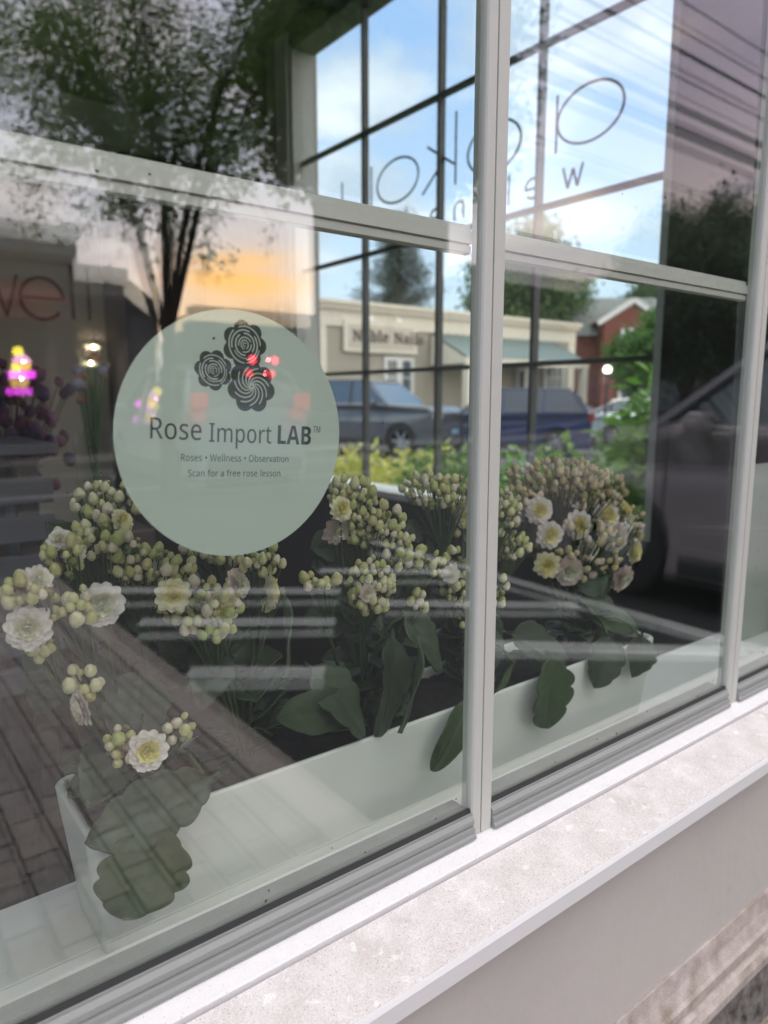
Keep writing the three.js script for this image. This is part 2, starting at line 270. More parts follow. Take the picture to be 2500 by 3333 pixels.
  part(shop, 'wall_letter', [eg.clone().translate(0.872, 1.735, zl - 0.003), box(0.775, 0.975, 1.730, 1.744, zl - 0.002, zl + 0.003)], red);
  part(shop, 'wall_letter', box(1.004, 1.020, 1.645, 1.905, zl - 0.003, zl + 0.004), red);
  part(shop, 'wall_letter', box(1.081, 1.097, 1.645, 1.905, zl - 0.003, zl + 0.004), red);
}

// ---------- side window ----------
{
  const w = struct('side_window', 'side window with dark glazing bars looking onto the parking lot', 'window');
  const zs = [-0.580, -0.985, -1.390, -1.795, -2.215], ys = [0.930, 1.350, 1.770, 2.185, 2.600], bm = std(0.12, 0.128, 0.122, 0.5), jm = std(0.62, 0.64, 0.61, 0.5);
  for (let i = 1; i < 4; i++) part(w, 'glazing_bar', box(1.592, 1.618, 0.931, 2.599, zs[i] - 0.0056, zs[i] + 0.0056), bm);
  for (let k = 1; k < 4; k++) for (let i = 0; i < 4; i++) part(w, 'glazing_bar', box(1.594, 1.616, ys[k] - 0.0064, ys[k] + 0.0064, zs[i + 1] + (i < 3 ? 0.0057 : 0.001), zs[i] - (i ? 0.0057 : 0.001)), bm);
  for (let i = 0; i < 4; i++) for (let k = 0; k < 4; k++) part(w, 'glass_pane', new THREE.PlaneGeometry(zs[i] - zs[i + 1], ys[k + 1] - ys[k]).rotateY(Math.PI / 2).translate(1.605, (ys[k] + ys[k + 1]) / 2, (zs[i] + zs[i + 1]) / 2), M.paneSide);
  part(w, 'jamb', box(1.5595, 1.66, 0.9065, 2.6135, -2.2345, -2.2155), jm); part(w, 'jamb', box(1.5595, 1.66, 0.9065, 2.6135, -0.5795, -0.5605), jm);
  part(w, 'head', box(1.5595, 1.66, 2.6005, 2.6143, -2.2150, -0.5800), bm); part(w, 'sill', rbox(1.525, 1.66, 0.9060, 0.9295, -2.2150, -0.5800, 0.003), M.white);
  part(w, 'casing', box(1.5440, 1.5590, 0.86, 2.66, -2.318, -2.2350), jm);
  part(w, 'casing', box(1.5440, 1.5590, 0.86, 2.66, -2.322 - 0.07, -2.3225), std(0.2, 0.2, 0.19, 0.6));
  // vinyl lettering on the outside, read from the parking lot
  const ink = std(0.035, 0.036, 0.034, 0.6), pale = std(0.34, 0.36, 0.36, 0.6), X = 1.608, T = 0.0075;
  const ring = (zc, yc, rz, ry, a0 = 0, a1 = Math.PI * 2, t = T) => { const s = new THREE.Shape(), n = 48, o = [], q = []; for (let i = 0; i <= n; i++) { const a = lerp(a0, a1, i / n); o.push([(rz + t / 2) * Math.cos(a), (ry + t / 2) * Math.sin(a)]); q.push([(rz - t / 2) * Math.cos(a), (ry - t / 2) * Math.sin(a)]); } const P = []; for (let i = 0; i < n; i++) { P.push(o[i], o[i + 1], q[i + 1], o[i], q[i + 1], q[i]); } const g = new THREE.BufferGeometry(); const pos = []; for (const sx of [0, 0.0012]) for (const [a, b] of P) pos.push(X + sx, yc + b, zc - a); g.setAttribute('position', new THREE.Float32BufferAttribute(pos, 3)); g.computeVertexNormals(); return g; };
  const ln = (z0, y0, z1, y1, t = T) => bar(V(X, y0, z0), V(X, y1, z1), t, 0.0012, V(1, 0, 0));
  part(w, 'letter', [ring(-0.830, 1.974, 0.102, 0.070), ln(-0.934, 2.046, -0.934, 1.900)], ink);
  part(w, 'letter', [ring(-1.166, 1.978, 0.106, 0.070)], ink);
  part(w, 'letter', [ln(-1.325, 2.122, -1.325, 1.910), ln(-1.332, 1.972, -1.459, 2.053), ln(-1.375, 1.998, -1.482, 1.912)], ink);
  part(w, 'letter', [ring(-1.616, 1.988, 0.112, 0.070), ln(-1.762, 2.066, -1.762, 1.920)], ink);
  part(w, 'letter', [ln(-1.946, 2.056, -1.946, 1.920)], ink);
  const s = 0.0075;
  part(w, 'letter', [ln(-0.843, 1.858, -0.859, 1.803, s), ln(-0.859, 1.803, -0.874, 1.850, s), ln(-0.874, 1.850, -0.890, 1.803, s), ln(-0.890, 1.803, -0.907, 1.858, s)], pale);
  const ee = (z) => part(w, 'letter', [ring(z, 1.830, 0.026, 0.026, 0, Math.PI * 1.75, s), ln(z - 0.027, 1.829, z + 0.027, 1.829, s)], pale);
  ee(-1.012); part(w, 'letter', ln(-1.10, 1.885, -1.10, 1.803, s), pale); part(w, 'letter', ln(-1.20, 1.885, -1.20, 1.803, s), pale);
  part(w, 'letter', [ln(-1.287, 1.858, -1.287, 1.803, s), ring(-1.307, 1.838, 0.020, 0.018, 0, Math.PI, s), ln(-1.327, 1.838, -1.327, 1.803, s)], pale); ee(-1.415);
}

// ---------- round sticker ----------
{
  const N = 1400, c = document.createElement('canvas'); c.width = c.height = N; const g = c.getContext('2d'), R = N / 2;
  const X = (x) => R + x * R, Y = (y) => R - y * R;
  g.fillStyle = 'rgb(186,197,187)'; g.fillRect(0, 0, N, N);
  const ink = 'rgb(43,52,47)', paper = 'rgb(186,197,187)';
  const rose = (cx, cy, r, turn, tight) => {
    g.save(); g.translate(X(cx), Y(cy)); g.rotate(turn); g.fillStyle = ink; const k = r * R;
    for (let i = 0; i < 7; i++) { const a = i / 7 * 2 * Math.PI; g.beginPath(); g.ellipse(Math.cos(a) * k * 0.62, Math.sin(a) * k * 0.62, k * 0.44, k * 0.40, a, 0, 2 * Math.PI); g.fill(); }
    g.beginPath(); g.arc(0, 0, k * 0.78, 0, 2 * Math.PI); g.fill();
    g.strokeStyle = paper; g.lineCap = 'round';
    if (tight) for (let i = 0; i < 11; i++) {                                // swirling petals
      const a = i / 11 * 2 * Math.PI; g.lineWidth = k * 0.05; g.beginPath(); for (let q = 0; q <= 14; q++) { const t = q / 14, rad = k * (0.06 + 0.70 * t), an = a + 2.0 * t; q ? g.lineTo(Math.cos(an) * rad, Math.sin(an) * rad) : g.moveTo(Math.cos(an) * rad, Math.sin(an) * rad); } g.stroke();
    } else for (const [rad, a0, len, w, ox, oy] of [[0.80, 0.3, 2.3, 0.055, 0, 0], [0.80, 3.0, 1.9, 0.055, 0.02, 0], [0.78, 5.2, 1.2, 0.045, 0, 0.02], [0.64, 1.6, 2.2, 0.06, 0, 0.03], [0.64, 4.3, 2.1, 0.06, 0.02, 0], [0.60, 0.1, 1.2, 0.04, 0, 0], [0.47, 0.2, 2.6, 0.06, 0, 0], [0.47, 3.3, 2.3, 0.06, 0, -0.02], [0.33, 1.7, 2.7, 0.055, 0.02, 0], [0.33, 4.9, 1.9, 0.05, 0, 0], [0.19, 0.5, 3.4, 0.05, 0, 0], [0.19, 4.2, 1.8, 0.045, 0, 0.01], [0.08, 0, 4.4, 0.04, 0, 0]]) { g.lineWidth = w * k; g.beginPath(); g.ellipse(ox * k, oy * k, rad * k, rad * k * 0.93, 0.4, a0, a0 + len); g.stroke(); }
    g.restore();
  };
  rose(-0.225, 0.508, 0.152, 0.5, false); rose(0.112, 0.405, 0.205, 0.2, true); rose(0.040, 0.735, 0.185, 0.9, false);
  const fit = (txt, x0, x1, y, cap, font, weight = '') => { g.save(); g.fillStyle = ink; g.font = `${weight} 200px ${font}`; const w = g.measureText(txt).width; g.translate(X(x0), Y(y)); g.scale((x1 - x0) * R / w, cap * R / 143); g.fillText(txt, 0, 0); g.restore(); };
  fit('Rose', -0.745, -0.305, -0.047, 0.160, 'sans-serif'); fit('Import', -0.258, 0.312, -0.058, 0.150, 'sans-serif'); fit('LAB', 0.352, 0.712, -0.060, 0.160, 'sans-serif', 'bold'); fit('TM', 0.722, 0.800, 0.050, 0.055, 'sans-serif');
  fit('Roses \u2022 Wellness \u2022 Observation', -0.488, 0.488, -0.214, 0.055, 'sans-serif'); fit('Scan for a free rose lesson', -0.425, 0.412, -0.337, 0.052, 'sans-serif');
  const t = new THREE.CanvasTexture(c); t.colorSpace = THREE.SRGBColorSpace; t.anisotropy = 8;
  const mat = phys(1, 1, 1, 0.5, { map: t });
  const geo = new THREE.CircleGeometry(0.0757, 96);
  const o = thing('window_sticker', 'round pale green sticker with three roses on the shop glass', 'sticker', [0.1995, 1.228, -0.0076]); o.rotation.z = THREE.MathUtils.degToRad(-3.6);
  part(o, 'print', geo, mat); part(o, 'backing', new THREE.CylinderGeometry(0.0757, 0.0757, 0.0003, 96, 1, false).rotateX(Math.PI / 2).translate(0, 0, -0.0003), std(0.7, 0.72, 0.7, 0.7));
}

// ---------- white trough ----------
{
  const o = thing('planter_trough', 'long white ceramic trough planter standing on the inner sill', 'planter');
  const ringPts = (x0, x1, z0, z1, r, n = 6) => { const P = []; for (const [cx, cz, a] of [[x1 - r, z1 - r, 0], [x0 + r, z1 - r, 90], [x0 + r, z0 + r, 180], [x1 - r, z0 + r, 270]]) for (let i = 0; i <= n; i++) { const t = THREE.MathUtils.degToRad(a + 90 * i / n); P.push([cx + r * Math.cos(t), cz + r * Math.sin(t)]); } return P; };
  const lv = [[0.8455, 0.020, 0.010], [0.8475, 0.0105, 0.012], [0.86, 0.0095, 0.012], [0.935, 0.0015, 0.012], [0.9500, 0.0, 0.012], [0.9520, 0.0012, 0.012], [0.9528, 0.003, 0.011], [0.9520, 0.0055, 0.009], [0.9490, 0.0066, 0.008], [0.915, 0.0085, 0.007]];
  const pos = [], idx = []; let n = 0;
  lv.forEach(([y, ins, r]) => { const P = ringPts(0.112 + ins, 0.808 - ins, -0.178 + ins * 0.8, -0.079 - ins * 0.8, r); n = P.length; P.forEach(([x, z]) => pos.push(x, y, z)); });
  for (let l = 0; l < lv.length - 1; l++) for (let i = 0; i < n; i++) { const a = l * n + i, b = l * n + (i + 1) % n; idx.push(a, a + n, b, b, a + n, b + n); }
  const g = new THREE.BufferGeometry(); g.setAttribute('position', new THREE.Float32BufferAttribute(pos, 3)); g.setIndex(idx); g.computeVertexNormals();
  part(o, 'trough_body', g, phys(0.84, 0.85, 0.80, 0.32, { side: THREE.DoubleSide, bumpMap: softGrain, bumpScale: 0.0002 }));
  const sg = new THREE.PlaneGeometry(0.680, 0.0855, 160, 20).rotateX(-Math.PI / 2), p = sg.attributes.position; for (let i = 0; i < p.count; i++) p.setY(i, 0.006 * fbm(p.getX(i) * 90, 0.3, p.getZ(i) * 90, 3)); sg.computeVertexNormals();
  part(o, 'soil', sg.translate(0.46, 0.9435, -0.1285), std(0.016, 0.012, 0.009, 1));
}

// ---------- kalanchoe plants ----------
const budGeos = [0, 1, 2, 3].map((k) => {                                   // a closed bud: round, four petals folded over one another
  const g = new THREE.SphereGeometry(1, 36, 18), p = g.attributes.position;
  for (let i = 0; i < p.count; i++) {
    const v = V(p.getX(i), p.getY(i), p.getZ(i)), np = 4 + (k % 2), t = (((Math.atan2(v.z, v.x) / 6.2832 + 1 + v.y * (0.07 + 0.03 * k)) * np) % 1), top = sstep(-0.75, 0.6, v.y);
    const s = 1 - top * (0.05 + 0.16 * Math.pow(t, 1.6)) + 0.03 * Math.sin(v.y * 7 + k * 2 + v.x * 3);
    p.setXYZ(i, v.x * s, v.y * (1.0 + 0.08 * k) + 0.20 * Math.pow(Math.max(0, v.y), 5), v.z * s);
  }
  g.computeVertexNormals(); return g;
});
function petal(L, W, cup, tilt, curl, notch = 0.5) {                     // from the origin along +x, then raised by tilt
  const nu = 7, nv = 6, pos = [], idx = [];
  for (let i = 0; i <= nu; i++) for (let j = 0; j <= nv; j++) {
    const u = i / nu, v = j / nv * 2 - 1, w = W * Math.pow(Math.sin(Math.PI * Math.min(0.96, 0.06 + 0.80 * u)), 0.7) * (u > 0.8 ? lerp(1, 0.62, (u - 0.8) / 0.2) : 1);
    const x = L * u * (1 + 0.09 * (1 - Math.abs(v)) * u * notch), y = cup * v * v * W * (1 - 0.3 * u) + curl * L * u * u, a = tilt;
    pos.push(x * Math.cos(a) - y * Math.sin(a), x * Math.sin(a) + y * Math.cos(a), w * v);
  }
  for (let i = 0; i < nu; i++) for (let j = 0; j < nv; j++) { const a = i * (nv + 1) + j, b = a + 1, c = a + nv + 1, d = c + 1; idx.push(a, b, c, b, d, c); }
  const g = new THREE.BufferGeometry(); g.setAttribute('position', new THREE.Float32BufferAttribute(pos, 3)); g.setIndex(idx); g.computeVertexNormals(); return g;
}
function rings(list) { const G = []; for (const [n, L, W, cup, tilt, curl, lift, off] of list) for (let i = 0; i < n; i++) { const j = () => rr(0.92, 1.08), g = petal(L * j(), W * j(), cup, tilt + rr(-0.08, 0.08), curl * j()); g.rotateY(off + (i + rr(-0.12, 0.12)) / n * Math.PI * 2); g.translate(0, lift, 0); G.push(g); } return merged(G); }
// three variants of the open double flower: outer petals, heart
const flowerGeos = [0, 1, 2].map((k) => ({
  outer: rings([[11, 1.0, 0.36, 0.18, 0.02 + 0.04 * k, 0.02, 0.0, 0.2 * k], [11, 0.94, 0.36, 0.22, 0.22, 0.02, 0.04, 0.4], [10, 0.82, 0.35, 0.28, 0.42, 0.04, 0.08, 0.1]]),
  heart: rings([[9, 0.70, 0.33, 0.34, 0.66, 0.06, 0.10, 0.5], [8, 0.58, 0.30, 0.4, 0.88, 0.08, 0.11, 0.3], [6, 0.48, 0.26, 0.45, 1.08, 0.10, 0.12, 0.7], [5, 0.42, 0.20, 0.5, 1.30, 0.05, 0.10, 0.2]]),
}));
const openBud = rings([[6, 1.25, 0.55, 0.55, 1.15, -0.12, -0.7, 0.1], [6, 1.25, 0.5, 0.6, 1.30, -0.05, -0.6, 0.6], [5, 1.2, 0.4, 0.6, 1.42, -0.02, -0.5, 0.2]]);
const PL = {
  bud: [std(0.55, 0.54, 0.25, 0.55, { side: 2 }), std(0.63, 0.60, 0.36, 0.55, { side: 2 }), std(0.44, 0.47, 0.18, 0.55, { side: 2 }), std(0.68, 0.60, 0.46, 0.55, { side: 2 }), std(0.50, 0.46, 0.22, 0.55, { side: 2 })],
  budTan: [std(0.50, 0.41, 0.22, 0.55), std(0.44, 0.39, 0.19, 0.55), std(0.58, 0.48, 0.32, 0.55), std(0.34, 0.28, 0.13, 0.55), std(0.60, 0.50, 0.42, 0.55)],
  white: phys(0.86, 0.80, 0.76, 0.6, { transmission: 0.18, thickness: 0, side: THREE.DoubleSide }),
  cream: phys(0.88, 0.84, 0.60, 0.6, { transmission: 0.18, thickness: 0, side: THREE.DoubleSide }),
  pink: phys(0.82, 0.68, 0.64, 0.6, { transmission: 0.18, thickness: 0, side: THREE.DoubleSide }),
  heartW: phys(0.80, 0.78, 0.62, 0.6, { transmission: 0.15, thickness: 0, side: THREE.DoubleSide }),
  heartY: phys(0.88, 0.80, 0.36, 0.6, { transmission: 0.15, thickness: 0, side: THREE.DoubleSide }),
  stem: std(0.055, 0.085, 0.03, 0.6), calyx: std(0.20, 0.28, 0.08, 0.6),
  leaf: [phys(1, 1, 1, 0.5, { map: blotch(256, 0.05, [0.026, 0.042, 0.020], 0.35, 6, 3.4, 0.06), bumpMap: softGrain, bumpScale: 0.0004 }), phys(1, 1, 1, 0.5, { map: blotch(256, 0.05, [0.042, 0.066, 0.032], 0.35, 6, 8.4, 0.06), bumpMap: softGrain, bumpScale: 0.0004 }), phys(1, 1, 1, 0.45, { map: blotch(256, 0.05, [0.036, 0.070, 0.020], 0.35, 6, 1.4, 0.06), bumpMap: softGrain, bumpScale: 0.0004 })],
  rib: std(0.17, 0.22, 0.13, 0.6),
};
function leafGeo(base, tip, W, up, { lobes = 5, depth = 0.12, fold = 0.18, bend = 0.1, round = 0.75 } = {}) {
  const d = V(0, 0, 0).subVectors(tip, base), L = d.length(), x = d.normalize(), z = V(0, 0, 0).crossVectors(x, up).normalize(), y = V(0, 0, 0).crossVectors(z, x);
  const nu = 56, nv = 14, T = 0.0007, rows = [[], []], pos = [], uv = [], idx = [], ph = rr(0, 1);
  for (const side of [1, -1]) for (let i = 0; i <= nu; i++) for (let j = 0; j <= nv; j++) {
    const u = i / nu, v = j / nv * 2 - 1, t = clamp((u - 0.10) / 0.90);
    let w = u < 0.10 ? 0.07 + 0.3 * u : Math.max(0.075, Math.pow(Math.sin(Math.PI * Math.pow(t, round)), 0.62)) * (1 - 0.05 * t);
    if (u > 0.985) w *= 0.35;
    w *= W * (u < 0.14 ? 1 : 1 + depth * (Math.pow(Math.abs(Math.sin(Math.PI * (u + ph * 0.06 * Math.sign(v)) * lobes)), 0.6) - 0.6) * Math.pow(Math.abs(v), 2));
    const h = fold * Math.abs(v) * w + bend * L * (u * u - u) * -1 - bend * L * u * u * 1.2 + 0.05 * L * Math.sin(u * 8 + v * 2.2 + ph * 6) * Math.abs(v) * 0.6 - 0.0012 * Math.exp(-Math.pow(v / 0.10, 2)) - 0.0006 * Math.pow(Math.max(0, Math.sin((u - Math.abs(v) * 0.25) * 30)), 6) * (1 - Math.abs(v)) + side * T;
    const p = base.clone().addScaledVector(x, u * L).addScaledVector(z, w * v).addScaledVector(y, h);
    pos.push(p.x, p.y, p.z); uv.push(u * L, v * w);
  }
  const N = (nu + 1) * (nv + 1);
  for (let s = 0; s < 2; s++) for (let i = 0; i < nu; i++) for (let j = 0; j < nv; j++) { const a = s * N + i * (nv + 1) + j, b = a + 1, c = a + nv + 1, e = c + 1; s ? idx.push(a, b, c, b, e, c) : idx.push(a, c, b, b, c, e); }
  for (let i = 0; i < nu; i++) for (const j of [0, nv]) { const a = i * (nv + 1) + j, c = a + nv + 1; j ? idx.push(a, c, a + N, c, c + N, a + N) : idx.push(a, a + N, c, c, a + N, c + N); }
  const g = new THREE.BufferGeometry(); g.setAttribute('position', new THREE.Float32BufferAttribute(pos, 3)); g.setAttribute('uv', new THREE.Float32BufferAttribute(uv, 2)); g.setIndex(idx); g.computeVertexNormals(); return g;
}
function plant(label, root, blobs, flowers, leaves, { tan = false, fill = 10 } = {}) {
  const o = thing('kalanchoe_plant', label, 'plant', [0, 0, 0], 0, 'kalanchoe plants in the white trough');
  const base = V(...root), placed = [];
  const clear = (p, r) => placed.every((q) => q.p.distanceTo(p) > (q.r + r) * 0.84);
  // flowers first
  for (const [x, y, z, r, kind, nx, ny, nz] of flowers) {
    const p = V(x, y, z), n = V(nx, ny, nz).normalize(); placed.push({ p, r: r * 0.62 });
    const k = (rnd() * 3) | 0, G = flowerGeos[k], q = new THREE.Quaternion().setFromUnitVectors(V(0, 1, 0), n).multiply(new THREE.Quaternion().setFromAxisAngle(V(0, 1, 0), rr(0, 6.28)));
    const f = part(o, 'flower', G.outer, PL[kind === 'y' ? 'white' : kind === 'c' ? 'cream' : kind === 'p' ? 'pink' : 'white']);
    const s = r * rr(0.97, 1.05); f.position.copy(p).addScaledVector(n, -r * 0.2); f.quaternion.copy(q); f.scale.set(s, s * 0.9, s);
    const ht = part(f, 'flower_heart', G.heart, kind === 'y' || kind === 'c' ? PL.heartY : PL.heartW);
    const back = p.clone().addScaledVector(n, -r * 0.3), mid = back.clone().lerp(base, 0.35).add(V(0, 0.012, -0.008));
    part(o, 'flower_stalk', tube([back, mid, base.clone().lerp(mid, 0.25)], 0.0010, 0.0017, 5, 8), PL.stem);
  }
  // buds in round heads, their stalks gathering to one stem per head
  for (const [cx, cy, cz, ra, rv, n] of blobs) {
    const c = V(cx, cy, cz), hub = c.clone().lerp(base, 0.30).add(V(0, -0.006, -0.008)), G = [], C = [];
    for (let k = 0, tries = 0, N = Math.round(n * 2.3); k < N && tries < n * 60; tries++) {
      const a = rr(0, 6.283), q = Math.sqrt(rnd()), side = V(0.79, 0, 0.61).multiplyScalar(Math.cos(a) * q * ra), p = c.clone().add(side).add(V(0, Math.sin(a) * q * rv, 0)).add(V(-0.61, 0, 0.79).multiplyScalar(Math.sqrt(1 - q * q) * ra * 0.55 + rr(-0.010, 0.004)));
      const r = lerp(0.0024, 0.0049, Math.pow(rnd(), 0.85)) * (cx > 0.6 ? 1.12 : 1);
      if (p.z > -0.012 - r || !clear(p, r)) continue; k++; placed.push({ p, r });
      const dir = p.clone().sub(hub).add(V(rr(-1, 1), rr(-0.2, 1.2), rr(-1, 1)).multiplyScalar(0.012)).normalize();
      const list = tan ? PL.budTan : PL.bud; const b = part(o, 'bud', budGeos[(rnd() * 4) | 0], list[(rnd() * list.length) | 0]);
      if (rnd() < 0.14) b.geometry = openBud;
      b.position.copy(p); b.scale.setScalar(r); b.quaternion.setFromUnitVectors(V(0, 1, 0), dir).multiply(new THREE.Quaternion().setFromAxisAngle(V(0, 1, 0), rr(0, 6.28)));
      const foot = p.clone().addScaledVector(dir, -r * 0.95);
      G.push(tube([foot, foot.clone().lerp(hub, 0.45).addScaledVector(dir, -0.002), hub], 0.0006, 0.0009, 4, 4));
      for (let s = 0; s < 4; s++) { const g = petal(1.25, 0.44, -0.35, 0.45, 0.85); g.rotateY(s * Math.PI / 2 + 0.4); g.scale(1.04, 1.0, 1.04); g.translate(0, -0.02, 0); g.applyMatrix4(new THREE.Matrix4().compose(foot, b.quaternion, V(r, r, r))); C.push(g); }
    }
    if (G.length) { part(o, 'bud_stalks', G, PL.stem); const q = part(o, 'sepals', C, PL.calyx); q.material.side = THREE.DoubleSide; }
    part(o, 'flower_stem', tube([hub, hub.clone().lerp(base, 0.5).add(V(rr(-0.01, 0.01), 0.008, -0.008)), base], 0.0016, 0.0028, 6, 8), PL.stem);
  }
  for (const [b, t, W, up, opt, m = 0] of leaves) { const g = leafGeo(V(...b), V(...t), W, V(...up), opt); const l = part(o, 'leaf', g, PL.leaf[m]); const bb = V(...b), q = base.clone().add(V(0, 0.05, 0)); part(l, 'leaf_stalk', tube([bb.clone().lerp(V(...t), 0.12), bb.clone().lerp(q, 0.4).add(V(0, 0.012, 0)), q], 0.0016, 0.0024, 5, 6), PL.stem); }
  for (let i = 0; i < fill; i++) {                                       // low leaves round the stem
    const a = i / fill * 6.283 + rr(-0.3, 0.3), h = rr(0.005, 0.07), b = base.clone().add(V(0, h, 0)), t = b.clone().add(V(Math.cos(a) * rr(0.03, 0.06), rr(0.0, 0.045), Math.sin(a) * rr(0.02, 0.035) - 0.008));
    part(o, 'leaf', leafGeo(b, t, rr(0.016, 0.024), V(rr(-0.3, 0.3), 1, rr(-0.2, 0.4)), { lobes: 5, depth: 0.14, bend: rr(0.02, 0.12) }), PL.leaf[(rnd() * 3) | 0]);
  }
  for (let i = 0; i < 9; i++) {                                          // a skirt of leaves half way up
    const a = rr(0, 6.283), b = base.clone().add(V(rr(-0.012, 0.012), rr(0.03, 0.10), -0.004)), t = b.clone().add(V(Math.cos(a) * rr(0.035, 0.06), rr(-0.015, 0.03), Math.sin(a) * 0.026 + 0.012));
    part(o, 'leaf', leafGeo(b, t, rr(0.014, 0.021), V(rr(-0.3, 0.3), 0.8, rr(0.2, 0.9)), { lobes: 5, depth: 0.2, bend: rr(0.06, 0.16) }), PL.leaf[(rnd() * 2) | 0]);
  }
  for (const [cx, cy, cz, ra, rv, n] of blobs) for (let k = 0; k < (n > 12 ? 9 : n > 7 ? 4 : 1); k++) {      // small dark leaves behind each head
    const b = V(cx, cy, cz).lerp(base, rr(0.12, 0.35)).add(V(rr(-1, 1) * ra * 0.7, -0.012, -0.020)), t = b.clone().add(V(rr(-1, 1) * 0.030, rr(0.0, 0.034), rr(-0.014, 0.006)));
    part(o, 'leaf', leafGeo(b, t, rr(0.011, 0.018), V(rr(-0.5, 0.5), 0.5, rr(0.3, 1)), { lobes: 4, depth: 0.12, bend: 0.06 }), PL.leaf[(rnd() * 2) | 0]);
  }
  return o;
}
plant('kalanchoe with large open white flowers at the near end of the trough', [0.165, 0.925, -0.13],
  [[0.156, 1.175, -0.14, 0.0257, 0.0137, 16], [0.141, 1.153, -0.11, 0.0275, 0.0123, 18], [0.110, 1.151, -0.08, 0.0125, 0.0148, 7], [0.174, 1.132, -0.10, 0.0301, 0.0120, 22], [0.084, 1.137, -0.06, 0.0133, 0.0078, 6], [0.111, 1.122, -0.06, 0.0174, 0.0104, 8], [0.089, 1.097, -0.07, 0.0081, 0.0064, 4], [0.116, 1.069, -0.07, 0.0106, 0.0115, 5], [0.133, 1.022, -0.06, 0.0093, 0.0111, 6], [0.172, 1.023, -0.06, 0.0117, 0.0078, 4]],
  [[0.125, 1.122, -0.055, 0.0137, 'w', -0.1, 0.15, 1], [0.082, 1.115, -0.055, 0.0132, 'w', -0.3, 0.1, 1], [0.091, 1.143, -0.060, 0.0090, 'w', 0.4, 0.5, 0.8], [0.080, 1.136, -0.065, 0.0075, 'w', -0.6, 0.3, 0.6], [0.108, 1.057, -0.055, 0.0116, 'w', -1, -0.1, 0.1], [0.147, 1.018, -0.050, 0.0136, 'y', -0.15, 0.25, 1], [0.108, 1.162, -0.080, 0.0080, 'w', -0.5, 0.6, 0.6], [0.118, 1.150, -0.085, 0.0078, 'w', 0, 0.3, 1], [0.155, 1.178, -0.140, 0.0082, 'p', -0.3, 0.9, 0.4], [0.158, 1.165, -0.110, 0.0088, 'c', 0.4, 0.5, 0.8]],
  [[[0.160, 0.962, -0.060], [0.124, 0.904, -0.047], 0.034, [0.1, 0.25, 1], { lobes: 4.5, depth: 0.20, fold: 0.14, bend: 0.06, round: 1.05 }, 2], [[0.205, 0.975, -0.066], [0.107, 0.962, -0.056], 0.024, [0.0, 0.25, 1], { lobes: 5.5, depth: 0.20, fold: 0.12, bend: 0.05, round: 0.9 }, 1], [[0.165, 1.055, -0.11], [0.142, 1.010, -0.075], 0.024, [-0.2, 0.4, 1], { lobes: 4, depth: 0.1, bend: 0.06 }, 0], [[0.15, 1.0, -0.12], [0.115, 0.985, -0.07], 0.02, [0, 0.7, 0.7], {}, 1]], { fill: 9 });
plant('kalanchoe with cream flowers half hidden behind the round sticker', [0.262, 0.925, -0.135],
  [[0.200, 1.105, -0.08, 0.0320, 0.0168, 22], [0.202, 1.087, -0.07, 0.0201, 0.0074, 7], [0.262, 1.123, -0.10, 0.0177, 0.0089, 10], [0.256, 1.098, -0.08, 0.0090, 0.0108, 3], [0.250, 1.130, -0.13, 0.0417, 0.0095, 10], [0.24, 1.17, -0.14, 0.04, 0.012, 12]],
  [[0.177, 1.116, -0.070, 0.0129, 'c', -0.2, 0.5, 0.9], [0.212, 1.103, -0.065, 0.0138, 'c', 0.1, 0.1, 1], [0.253, 1.107, -0.070, 0.0141, 'c', 0.95, 0.05, 0.35], [0.241, 1.108, -0.100, 0.0123, 'p', 0.4, 0.4, 0.8], [0.202, 1.091, -0.065, 0.0070, 'w', 0.0, 0.1, 1], [0.181, 1.131, -0.100, 0.0081, 'w', -0.2, 0.6, 0.8]],
  [[[0.348, 0.980, -0.095], [0.243, 1.010, -0.058], 0.019, [0.1, 0.35, 1], { lobes: 3, depth: 0.08, bend: -0.04 }, 1], [[0.30, 1.03, -0.10], [0.345, 0.965, -0.065], 0.022, [0.2, 0.6, 0.8], { lobes: 4, depth: 0.2 }, 1], [[0.262, 1.108, -0.07], [0.2565, 1.048, -0.040], 0.006, [1, 0.1, 0.2], { lobes: 3, depth: 0.05 }, 1], [[0.225, 1.06, -0.11], [0.200, 1.025, -0.08], 0.018, [0, 0.5, 0.8], {}, 0]], { fill: 10 });
plant('kalanchoe dense with green buds just beside the round sticker', [0.385, 0.925, -0.13],
  [[0.371, 1.163, -0.13, 0.0212, 0.0178, 17], [0.387, 1.137, -0.12, 0.0290, 0.0222, 26], [0.407, 1.110, -0.11, 0.0251, 0.0182, 18], [0.362, 1.088, -0.09, 0.0212, 0.0228, 24], [0.453, 1.091, -0.12, 0.0174, 0.0128, 8], [0.316, 1.098, -0.10, 0.0196, 0.0055, 6], [0.436, 1.056, -0.11, 0.0090, 0.0108, 4]],
  [[0.353, 1.154, -0.120, 0.0112, 'c', 0, 0.3, 1], [0.355, 1.133, -0.130, 0.0143, 'p', 0, -0.3, 1], [0.394, 1.144, -0.115, 0.0105, 'c', 0.3, 0.8, 0.4], [0.352, 1.086, -0.080, 0.0085, 'p', -0.2, 0.1, 1]],
  [[[0.420, 1.030, -0.09], [0.383, 0.955, -0.058], 0.0065, [1, 0.2, 0.3], { lobes: 4, depth: 0.12 }, 1], [[0.395, 1.04, -0.10], [0.365, 0.955, -0.066], 0.026, [0.5, 0.4, 0.8], { lobes: 5, depth: 0.22 }, 0], [[0.42, 1.05, -0.12], [0.455, 0.99, -0.09], 0.020, [0.3, 0.4, 0.9], {}, 1]], { fill: 12 });
